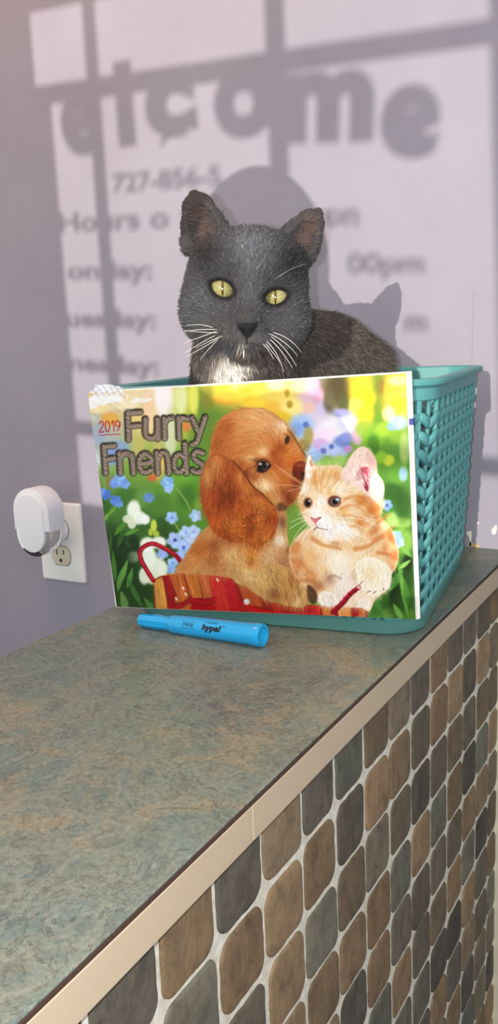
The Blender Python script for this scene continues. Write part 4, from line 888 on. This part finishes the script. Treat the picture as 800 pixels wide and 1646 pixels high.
VN /= np.linalg.norm(VN, axis=1, keepdims=True)+1e-12
rc = np.random.default_rng(21)
def gs(u, v, cx, cy, rx, ry=None): ry = ry or rx; return np.exp(-((u-cx)/rx)**2-((v-cy)/ry)**2)
def coat_tone(u, v, d):
    """coat colour with some light put in (sRGB 0-255) from where a hair roots on the cat"""
    head = np.clip((d+20)/40, 0, 1)*(v < 560)
    c = np.array([116., 106, 100])[None]*(1-head[:, None])+np.array([104., 104, 110])[None]*head[:, None]  # browner body: warm light put into the coat colour of a blue-grey cat
    def mixin(w_, col): nonlocal c; c = c*(1-w_[:, None])+np.array(col, float)[None]*w_[:, None]
    mixin(.75*gs(u, v, 404, 395, 36, 55)*head, (158, 160, 170)); mixin(.5*gs(u, v, 402, 470, 20, 36)*head, (126, 124, 128))  # forehead: pale stripe plus cool flash light put into the coat
    mixin(.6*gs(u, v, 318, 500, 34, 50)*head, (116, 116, 120)); mixin(.45*gs(u, v, 462, 520, 30, 40)*head, (110, 106, 106))
    mixin(.75*gs(u, v, 330, 410, 26, 34)*head, (46, 43, 45)); mixin(.75*gs(u, v, 470, 420, 26, 34)*head, (44, 41, 42))
    mixin(.5*gs(u, v, 372, 440, 16, 30)*head, (70, 66, 68)); mixin(.5*gs(u, v, 440, 450, 22, 16)*head, (70, 66, 66))
    mixin(.5*gs(u, v, 385, 505, 30, 16)*head, (84, 80, 80)); mixin(.4*gs(u, v, 350, 530, 30, 18)*head, (120, 110, 98))
    mixin(.7*gs(u, v, 395, 545, 22, 10)*head, (126, 118, 112))
    for e in EYES:
        a = almond(u, v, e); mixin(np.clip(1-np.abs(a-3)/5, 0, 1)*(d > 15), (34, 30, 30)); mixin(.35*np.clip(1-a/16, 0, 1)*(d > 15), (64, 60, 62))
    for cx, cy, rx, ry in ((374,578,24,12),(364,594,22,18),(356,604,16,14),(390,584,18,12),(376,602,14,16)): mixin(np.clip(1.25*gs(u, v, cx, cy, rx, ry), 0, 1)*np.clip((38-d)/14, 0, 1)*np.clip((d+75)/25, 0, 1)*(v > 560), (244, 240, 232))
    mixin(np.clip(1.2*gs(u, v, 389, 556, 7, 5), 0, 1)*(d > 40), (232, 226, 216))
    nose = (np.abs(u-397) < 17-np.clip(v-522, 0, 40)*.62) & (v > 518.5) & (v < 543) & (d > 70); mixin(nose*1., (52, 50, 56))
    for cx in (389, 405): mixin(gs(u, v, cx, 530, 4, 2.6)*(d > 80), (22, 20, 22))
    mixin((np.abs(u-396.5) < 1.3)*(v > 541)*(v < 553)*(d > 60)*.9, (34, 30, 30))
    for sd in (-1, 1): mixin(np.clip(1-np.abs(v-(553+.012*(u-396)**2*.4-.1*np.abs(u-396)))/1.6, 0, 1)*(np.sign(u-396) == sd)*(np.abs(u-396) < 22)*(d > 55)*.8, (38, 33, 33))
    return c*.63*(1-.0*d[:, None])+np.clip(c-150, 0, 100)*.62
def ear_in(u, v): return np.clip(1.3*np.maximum.reduce([gs(u, v, 318, 340, 16, 26), gs(u, v, 326, 368, 18, 16), gs(u, v, 497, 362, 15, 18), gs(u, v, 488, 384, 14, 16)]), 0, 1)
tone = coat_tone(PU, PV, DD)
# inside of the ears: bare brownish pink skin where the surface is hollow towards the viewer
ein = ear_in(PU, PV)*((VN@-RC[2]) > .25)*(DD > -40)*(PV < 415)
tone = tone*(1-ein[:, None])+np.array([80., 66, 62])*ein[:, None]
M_SKIN = attr_mat('cat_coat', .85, .15)
cat = mesh('cat', VW, Fq, M_SKIN, None, True, lin_np(tone/255))
tag(cat, 'grey cat with yellow-green eyes and a white bib, sitting up in the teal basket', 'cat')
# eyes
def iris():
    m = mat('cat_iris', (176, 172, 92), .12, spec=.6, coat=.6); t = NT(m); a = t.n('ShaderNodeAttribute'); a.attribute_name = 'tone'; t.color(a, 'Color'); return m
M_IRIS = iris()
for e, fd in zip(EYES, EYE_D):
    R_ = 22*KPX; cen = at_depth(e[0], e[1], DEP-(fd-4)*KPX+R_); v, f, tn = [], [], []
    fwd = (CAM-cen)/np.linalg.norm(CAM-cen); rgt = np.cross(fwd, RC[1]); rgt /= np.linalg.norm(rgt); upv = np.cross(rgt, fwd)
    if upv@RC[1] > 0: upv = -upv
    if rgt@RC[0] < 0: rgt = -rgt
    nr, ns = 26, 48
    for i in range(nr+1):
        th = PI*.62*i/nr
        for k in range(ns):
            ph = 2*PI*k/ns; x, y, z = math.sin(th)*math.cos(ph), math.sin(th)*math.sin(ph), math.cos(th)
            v.append(cen+R_*(rgt*x+upv*y+fwd*z)); c = np.array([176, 172, 110])*(1-.35*(x*x+y*y))+np.array([0, 0, 0])
            c = c*(.9+.1*math.sin(ph*17)*math.sin(ph*7+1)); rad = math.hypot(x, y)
            if rad > .88: c = np.array([60, 54, 40])
            tn.append(lin_np(np.clip(c, 0, 255)/255))
    for i in range(nr):
        for k in range(ns): f.append((i*ns+k, i*ns+(k+1) % ns, (i+1)*ns+(k+1) % ns, (i+1)*ns+k))
    eye = mesh('eye', v, f, M_IRIS, cat, True, np.array(tn))
    v, f = [], []; n = 14                                        # narrow upright pupil lying on the iris
    for i in range(n+1):
        t = -1+2*i/n; hw = 2.*KPX*math.sqrt(max(0, 1-t*t)); y = t*11.5*KPX+1*KPX
        for sx in (-1, -.4, .4, 1):
            x = sx*hw; z = math.sqrt(max(0, R_*R_-x*x-y*y))+.00012; v.append(cen+rgt*x+upv*y+fwd*z)
    for i in range(n):
        for k in range(3): f.append((i*4+k, i*4+k+1, i*4+k+5, i*4+k+4))
    mesh('pupil', v, f, mat('pupil', (84, 60, 18), .15, coat=.5), eye)  # amber eyeshine of the flash put into the pupil colour
# coat of short hairs
AREA = np.linalg.norm(fn, axis=1)/2; cenF = VW[Fq].mean(1); nF = fn/np.linalg.norm(fn, axis=1, keepdims=True)
view = CAM-cenF; view /= np.linalg.norm(view, axis=1, keepdims=True); fu_, fv_ = proj(cenF); fd_ = V[Fq].mean(1)[:, 2]
wgt = AREA*np.where((nF*view).sum(1) > -.35, 1., .55)*(cenF[:, 2] > .10)*np.where(fv_ < 560, 1.25, 1.)*np.where((nF*view).sum(1) > -.1, 1.25, 1.)
inner = ear_in(fu_, fv_)*((nF@-RC[2]) > .25)*(fd_ > -40)*(fv_ < 415); wgt = wgt*(1-.88*inner)
alm = np.minimum(almond(fu_, fv_, EYES[0]), almond(fu_, fv_, EYES[1])); wgt = wgt*((alm > 1.5) | (fd_ < 10))
nosef = (np.abs(fu_-397) < 16-np.clip(fv_-522, 0, 40)*.6) & (fv_ > 519) & (fv_ < 542) & (fd_ > 70); wgt = wgt*(~nosef)
NH = 78000
pick = rc.choice(len(Fq), NH, p=wgt/wgt.sum()); ab = rc.uniform(0, 1, (NH, 2)); q = VW[Fq[pick]]
root = (q[:, 0]*(1-ab[:, :1])+q[:, 1]*ab[:, :1])*(1-ab[:, 1:])+(q[:, 3]*(1-ab[:, :1])+q[:, 2]*ab[:, :1])*ab[:, 1:]
nrm = nF[pick]; hu, hv = proj(root); hd = ((root-OC)@RC.T)[:, 2]/-KPX
nosew = at_depth(397, 515, DEP-92*KPX); away = root-nosew; away /= np.linalg.norm(away, axis=1, keepdims=True)+1e-9
down = np.array([0, .0, -1.])*.8+RC[2]*.5+RC[0]*.25; isb = np.clip((hv-548)/30, 0, 1)*1.; isb = np.maximum(isb, (hd < -30)*(hv > 470)*1.); isb = isb[:, None]
chest = (gs(hu, hv, 375, 590, 50, 40) > .3)[:, None]
flow = away*(1-isb)+isb*np.where(chest, np.array([0, 0, -1.])*.9-RC[2]*.2, down[None])
earw = np.clip(1.2*np.maximum.reduce([gs(hu, hv, 316, 345, 34, 48), gs(hu, hv, 494, 372, 32, 46)]), 0, 1)[:, None]*(hv < 400)[:, None]
flow = flow*(1-.7*earw)-RC[1]*.7*earw
flow = flow-nrm*(flow*nrm).sum(1, keepdims=True); flow /= np.linalg.norm(flow, axis=1, keepdims=True)+1e-9
flow += rc.normal(0, .22, (NH, 3)); 
ln = np.where(isb[:, 0] > .5, 13., 8.)*KPX*rc.uniform(.6, 1.35, NH); ln = np.where(chest[:, 0], 20*KPX*rc.uniform(.6, 1.2, NH), ln)
ln = ln*np.where(alm[pick] < 9, .45, 1.)*np.where((hv > 505) & (hv < 552) & (hd > 60), .55, 1.)*np.where(earw[:, 0] > .3, .45, 1.)
lift = np.where(isb[:, 0] > .5, .34, .26)
d1 = flow*(1-lift[:, None])+nrm*lift[:, None]; d1 /= np.linalg.norm(d1, axis=1, keepdims=True)
d2 = flow*(1.05-lift[:, None]*.5)+nrm*lift[:, None]*.35+np.array([0, 0, -.12]); d2 /= np.linalg.norm(d2, axis=1, keepdims=True)
vw = CAM-root; side = np.cross(d1, vw); side /= np.linalg.norm(side, axis=1, keepdims=True)+1e-9
side = side+rc.normal(0, .5, (NH, 3)); wd = (.30+.14*rc.uniform(0, 1, NH))*.001*np.where(isb[:, 0] > .5, 1.15, 1.)
m1 = root+d1*(ln*.5)[:, None]; tip = m1+d2*(ln*.5)[:, None]; r0 = root-nrm*.0004
HV = np.stack([r0-side*wd[:, None]*.5, r0+side*wd[:, None]*.5, m1+side*wd[:, None]*.4, m1-side*wd[:, None]*.4, tip], 1).reshape(-1, 3)
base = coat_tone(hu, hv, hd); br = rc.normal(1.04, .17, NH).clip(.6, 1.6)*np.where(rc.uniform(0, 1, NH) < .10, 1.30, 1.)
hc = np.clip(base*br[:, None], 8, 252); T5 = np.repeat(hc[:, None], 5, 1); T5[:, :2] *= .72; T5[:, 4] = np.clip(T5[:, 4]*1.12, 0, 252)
b0 = np.arange(NH)*5; tri = np.concatenate([np.stack([b0, b0+1, b0+2], 1), np.stack([b0, b0+2, b0+3], 1), np.stack([b0+3, b0+2, b0+4], 1)])
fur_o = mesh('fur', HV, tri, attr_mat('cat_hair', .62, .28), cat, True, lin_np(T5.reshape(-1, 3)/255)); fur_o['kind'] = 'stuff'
# pale wisps inside the ears
g = G(); re_ = random.Random(4)
M_EH = mat('pale_ear_hair', (118, 106, 100), .6)
for k in range(46):
    if k == 25: g.build('ear_hair', M_EH, cat); g = G()
    L_ = k < 25; bu, bv = (re_.uniform(308, 342), re_.uniform(335, 384)) if L_ else (re_.uniform(480, 506), re_.uniform(352, 398))
    if L_: a, b = (bu-16-re_.uniform(0, 8), bv-re_.uniform(-8, 12)), (bu, bv)
    else: a, b = (bu+re_.uniform(6, 14), bv-re_.uniform(-4, 12)), (bu, bv)
    d0 = face_depth(bu, bv)
    P = [at_depth(b[0], b[1], DEP-(d0-1)*KPX), at_depth((a[0]+b[0])/2, (a[1]+b[1])/2-2, DEP-(d0+9)*KPX), at_depth(a[0], a[1], DEP-(d0+13)*KPX)]
    if min(abs(a[0]-304), abs(a[0]-508)) < 40: g.tube(P, [.00022, .0002, .00005], 4)

g.build('ear_hair', M_EH, cat)
# whiskers
M_WH = mat('whisker', (244, 240, 234), .35)
WH = [[(350,532),(325,540),(296,552)],[(352,535),(325,535),(296,531)],[(348,538),(322,551),(297,567)],[(354,542),(330,557),(298,574)],[(352,545),(338,556),(322,578)],[(350,530),(322,528),(295,533)],[(345,528),(322,518),(298,524)],[(358,540),(340,546),(314,560)],
      [(432,536),(460,548),(478,572)],[(434,540),(458,556),(476,588)],[(432,544),(452,560),(470,592)],[(428,548),(446,564),(456,598)],[(436,534),(466,540),(484,566)],[(426,551),(438,566),(450,582)],[(422,552),(432,562),(440,578)]]
for P in WH:
    (u0, v0), (u1, v1), (u2, v2) = P; d0 = face_depth(u0, v0); pts = []
    for t in np.linspace(0, 1, 9):
        u = (1-t)**2*u0+2*t*(1-t)*u1+t*t*u2; v = (1-t)**2*v0+2*t*(1-t)*v1+t*t*v2; pts.append(at_depth(u, v, DEP-(d0-2+26*t-14*t*t)*KPX))
    g = G(); g.tube(pts, list(np.linspace(.00026, .00008, 9)), 5); g.build('whisker', M_WH, cat)
for P in ([(441,450),(462,432),(491,424)],):
    d0 = face_depth(441, 450); pts = [at_depth((1-t)**2*P[0][0]+2*t*(1-t)*P[1][0]+t*t*P[2][0], (1-t)**2*P[0][1]+2*t*(1-t)*P[1][1]+t*t*P[2][1], DEP-(d0-1+22*t)*KPX) for t in np.linspace(0, 1, 8)]
    g = G(); g.tube(pts, list(np.linspace(.00016, .00006, 8)), 5); g.build('brow_whisker', mat('brow_whisker_grey', (170, 166, 162), .4), cat)
# ------------------------------------------------------------------ the person taking the picture (out of frame; their shadow falls on the back wall)
h = .009; lo = np.array([-.80, -1.75, -ZC]); hi = np.array([.12, -.90, .75]); nx, ny, nz = ((hi-lo)/h).astype(int)
ax = [(lo[k]+h*np.arange(n)).astype(np.float32) for k, n in enumerate((nx, ny, nz))]
FIELD = np.full((nx, ny, nz), .3, np.float32)
def region(c, R):
    s = []
    for k in range(3):
        a = int(np.clip((c[k]-R-lo[k])/h, 0, FIELD.shape[k]-1)); b = int(np.clip((c[k]+R-lo[k])/h+2, a+1, FIELD.shape[k])); s.append(slice(a, b))
    return tuple(s), np.meshgrid(ax[0][s[0]], ax[1][s[1]], ax[2][s[2]], indexing='ij', sparse=True)
def cone(pts, k=.02, zs=1., sub=False):
    A = np.array([p[:3] for p in pts]); R_ = [p[3] for p in pts]; c = A.mean(0); s, (x, y, z) = region(c, np.ptp(A, 0).max()/2+max(R_)+.2); best = None
    for i in range(len(A)-1):
        a, b = A[i], A[i+1]; e = b-a; q = e@e+1e-9; px, py, pz = x-a[0], y-a[1], z-a[2]
        t = np.clip((px*e[0]+py*e[1]+pz*e[2])/q, 0, 1); d = np.sqrt((px-t*e[0])**2+(py-t*e[1])**2+(pz-t*e[2])**2)-(R_[i]+(R_[i+1]-R_[i])*t)
        best = d if best is None else np.minimum(best, d)
    FIELD[s] = smin(FIELD[s], best, k)
def ell(c, r, k=.03):
    s, (x, y, z) = region(c, max(r)+.2); x, y, z = x-c[0], y-c[1], z-c[2]
    k0 = np.sqrt((x/r[0])**2+(y/r[1])**2+(z/r[2])**2); k1 = np.sqrt((x/r[0]**2)**2+(y/r[1]**2)**2+(z/r[2]**2)**2)
    FIELD[s] = smin(FIELD[s], k0*(k0-1)/np.maximum(k1, 1e-6), k)
PX, PY = -.518+.135*1.36, -1.36; DZ = -.052
HC = np.array([PX, PY+.02, .575+DZ])
HR = CAM+RC[0]*.052+RC[1]*.085-RC[2]*.030; HL = CAM-RC[0]*.040+RC[1]*.095-RC[2]*.034
ell(HC, (.074, .090, .112)); ell(HC+(.012, .055, -.052), (.050, .045, .060)); ell(HC+(.016, .098, -.012), (.013, .016, .022), .015)
cone([(PX, PY+.005, .50+DZ, .052), (PX, PY-.01, .40+DZ, .058)], .03)
ell((PX, PY-.02, .25+DZ), (.165, .100, .20), .05); ell((PX, PY-.02, .02), (.145, .098, .20), .05); ell((PX, PY-.02, -.14), (.165, .105, .13), .05)
for sx, hand, el in ((1, HR, (PX+.235, PY+.10, .06)), (-1, HL, (PX-.10, PY+.19, .05))):
    sh = (PX+sx*.168, PY-.01, .355+DZ); cone([sh+(.056,), el+(.040,)], .04); cone([el+(.040,), tuple(hand)+(.025,)], .02)
    cone([(PX+sx*.085, PY-.02, -.17, .082), (PX+sx*.09, PY+.01, -.60, .058), (PX+sx*.092, PY-.02, -.99, .042)], .03)
    cone([(PX+sx*.092, PY-.035, -1.022, .042), (PX+sx*.10, PY+.13, -1.036, .033)], .02)
V, Fq = surface_nets(FIELD, lo, h)
fn = np.cross(V[Fq[:, 2]]-V[Fq[:, 0]], V[Fq[:, 3]]-V[Fq[:, 1]])
if ((V[Fq].mean(1)-HC)*fn).sum() < 0: Fq = Fq[:, ::-1].copy()
for _ in range(2):
    acc = np.zeros_like(V); cnt_ = np.zeros(len(V))
    for a, b in ((0, 1), (1, 2), (2, 3), (3, 0)):
        np.add.at(acc, Fq[:, a], V[Fq[:, b]]); np.add.at(acc, Fq[:, b], V[Fq[:, a]]); np.add.at(cnt_, Fq[:, a], 1); np.add.at(cnt_, Fq[:, b], 1)
    V = V*.5+.5*acc/np.maximum(cnt_, 1)[:, None]
V[:, 2] = np.maximum(V[:, 2], -ZC)
tn = np.tile(np.array([214., 168, 142]), (len(V), 1)); shirt = (V[:, 2] < .43+DZ) & (V[:, 2] > -.10); wr = np.minimum(np.linalg.norm(V-HR, axis=1), np.linalg.norm(V-HL, axis=1)) < .10
tn[shirt & ~wr] = (96, 104, 132); tn[V[:, 2] < -.10] = (52, 56, 70); tn[V[:, 2] < -.995] = (40, 36, 34)
per = mesh('person', V, Fq, attr_mat('person_skin_and_clothes', .7, .3), None, True, lin_np(tn/255))
tag(per, 'person in a blue shirt holding up a phone, standing behind the end of the counter', 'person')
# hair: cap over the skull with short sides
v, f = [], []; n1, n2 = 20, 36
for i in range(n1+1):
    for k in range(n2):
        ph = 2*PI*k/n2; front = max(0, math.sin(ph)); th = (PI*.62-PI*.24*front**.7)*i/n1; w_ = 1+.045*math.sin(ph*9)*math.sin(th)**2*.4
        v.append(HC+np.array([.094*math.sin(th)*math.cos(ph)*w_, .101*math.sin(th)*math.sin(ph)*w_-.004, .121*math.cos(th)]))
for i in range(n1):
    for k in range(n2): f.append((i*n2+k, (i+1)*n2+k, (i+1)*n2+(k+1) % n2, i*n2+(k+1) % n2))
mesh('hair', v, f, mat('brown_hair', (86, 60, 42), .6), per)
M_PSKIN = mat('hand_skin', (214, 168, 142), .6)
for hand, sgn in ((HR, 1), (HL, -1)):
    g = G()
    for k in range(4):
        o = RC[1]*(-.028+.019*k); L = (.030, .034, .033, .027)[k]
        b = hand+o-RC[0]*sgn*.006; g.tube([b, b+RC[0]*sgn*.004+RC[2]*.014, b-RC[0]*sgn*(.010)+RC[2]*.020], [.0088, .0082, .0062], 8)
    g.build('fingers', M_PSKIN, per)
    g = G(); b = hand-RC[1]*.025; g.tube([b, b-RC[1]*.022-RC[0]*sgn*.010-RC[2]*.006, b-RC[1]*.030-RC[0]*sgn*.034-RC[2]*.007], [.0105, .0095, .007], 8); g.build('thumb', M_PSKIN, per)
for sx in (-1, 1):
    g = G(); c = HC+np.array([.010+sx*.030, .082, .004]); vv, ff = [], []
    for i in range(9):
        for k in range(12): a, b = PI*i/8, 2*PI*k/12; vv.append(c+.0125*np.array([math.sin(a)*math.cos(b), math.sin(a)*math.sin(b), math.cos(a)]))
    for i in range(8):
        for k in range(12): ff.append((i*12+k, (i+1)*12+k, (i+1)*12+(k+1) % 12, i*12+(k+1) % 12))
    g.add(vv, ff); g.build('eye', mat('eye_white', (225, 222, 216), .3), per)
# the phone itself, its lens at the camera point
PC = CAM+RC[1]*.058+RC[0]*.018-RC[2]*.0075
v = []
for d in (-.0035, .0035):
    for x, y in rrect(.0365, .076, .009): v.append(PC+RC[0]*x+RC[1]*y+RC[2]*d)
n = len(v)//2; g = G(); g.add(v, [tuple(range(n)), tuple(range(n, 2*n))[::-1]]+[(k, n+k, n+(k+1) % n, (k+1) % n) for k in range(n)])
ph = g.build('smartphone', mat('phone_body', (26, 28, 34), .25, coat=.4), smooth=False); tag(ph, 'dark smartphone held up in both hands in front of the counter', 'phone')
# ------------------------------------------------------------------ camera, sun, lamps
for o in [o for o in bpy.context.scene.objects if o.parent is None]: o.location.z += ZC
cam = bpy.data.cameras.new('camera'); co = bpy.data.objects.new('camera', cam); C.objects.link(co)
cam.sensor_fit = 'VERTICAL'; cam.sensor_height = 24.; cam.lens = FPX/1646*24.; cam.clip_start = .02
R = Matrix([[RC[0][k], -RC[1][k], -RC[2][k]] for k in range(3)]); co.matrix_world = Matrix.Translation((CAM[0], CAM[1], CAM[2]+ZC)) @ R.to_4x4()
bpy.context.scene.camera = co
def light(name, kind, loc, power, col, size=.1, direction=None):
    d = bpy.data.lights.new(name, kind); d.energy = power; d.color = lin(col)[:3]
    if kind == 'AREA': d.size = size; d.shape = 'DISK'
    elif kind == 'SUN': d.angle = size
    else: d.shadow_soft_size = size
    o = bpy.data.objects.new(name, d); C.objects.link(o); o.location = loc
    if direction is not None: o.rotation_euler = Vector(direction).to_track_quat('-Z', 'Y').to_euler()
    return o
light("sun", "SUN", (0, -6, 4), 2.85, (255, 244, 230), math.radians(.28), (SX, 1, -SZ))
light('ceiling_lamp', 'AREA', (-.95, -.45, ZC+1.3), 4.2, (255, 160, 80), .5, (0, .45, -1))
fl = CAM+RC[0]*-.022+RC[1]*.002+RC[2]*-.004
light('phone_flash', 'POINT', (fl[0], fl[1], fl[2]+ZC), 9.5, (250, 250, 250), .003)
w = bpy.data.worlds.new('daylight'); bpy.context.scene.world = w; w.use_nodes = True; nt = w.node_tree; b = nt.nodes['Background']
tc = nt.nodes.new('ShaderNodeTexCoord'); sp = nt.nodes.new('ShaderNodeSeparateXYZ'); rp = nt.nodes.new('ShaderNodeValToRGB')
mr = nt.nodes.new('ShaderNodeMapRange'); mr.inputs[1].default_value = -1; mr.inputs[2].default_value = 1
nt.links.new(tc.outputs['Generated'], sp.inputs[0]); nt.links.new(sp.outputs['Z'], mr.inputs[0]); nt.links.new(mr.outputs[0], rp.inputs[0])
rp.color_ramp.elements[0].color = lin((217, 222, 225)); rp.color_ramp.elements[1].color = lin((202, 203, 197))
nt.links.new(rp.outputs[0], b.inputs[0]); b.inputs[1].default_value = 1.27
s = bpy.context.scene; s.view_settings.view_transform = 'Standard'; s.view_settings.look = 'None'; s.view_settings.exposure = .25; s.view_settings.gamma = 1.; s.view_settings.use_curve_mapping = False
s.cycles.use_denoising = True; s.cycles.max_bounces = 8; s.cycles.transparent_max_bounces = 12
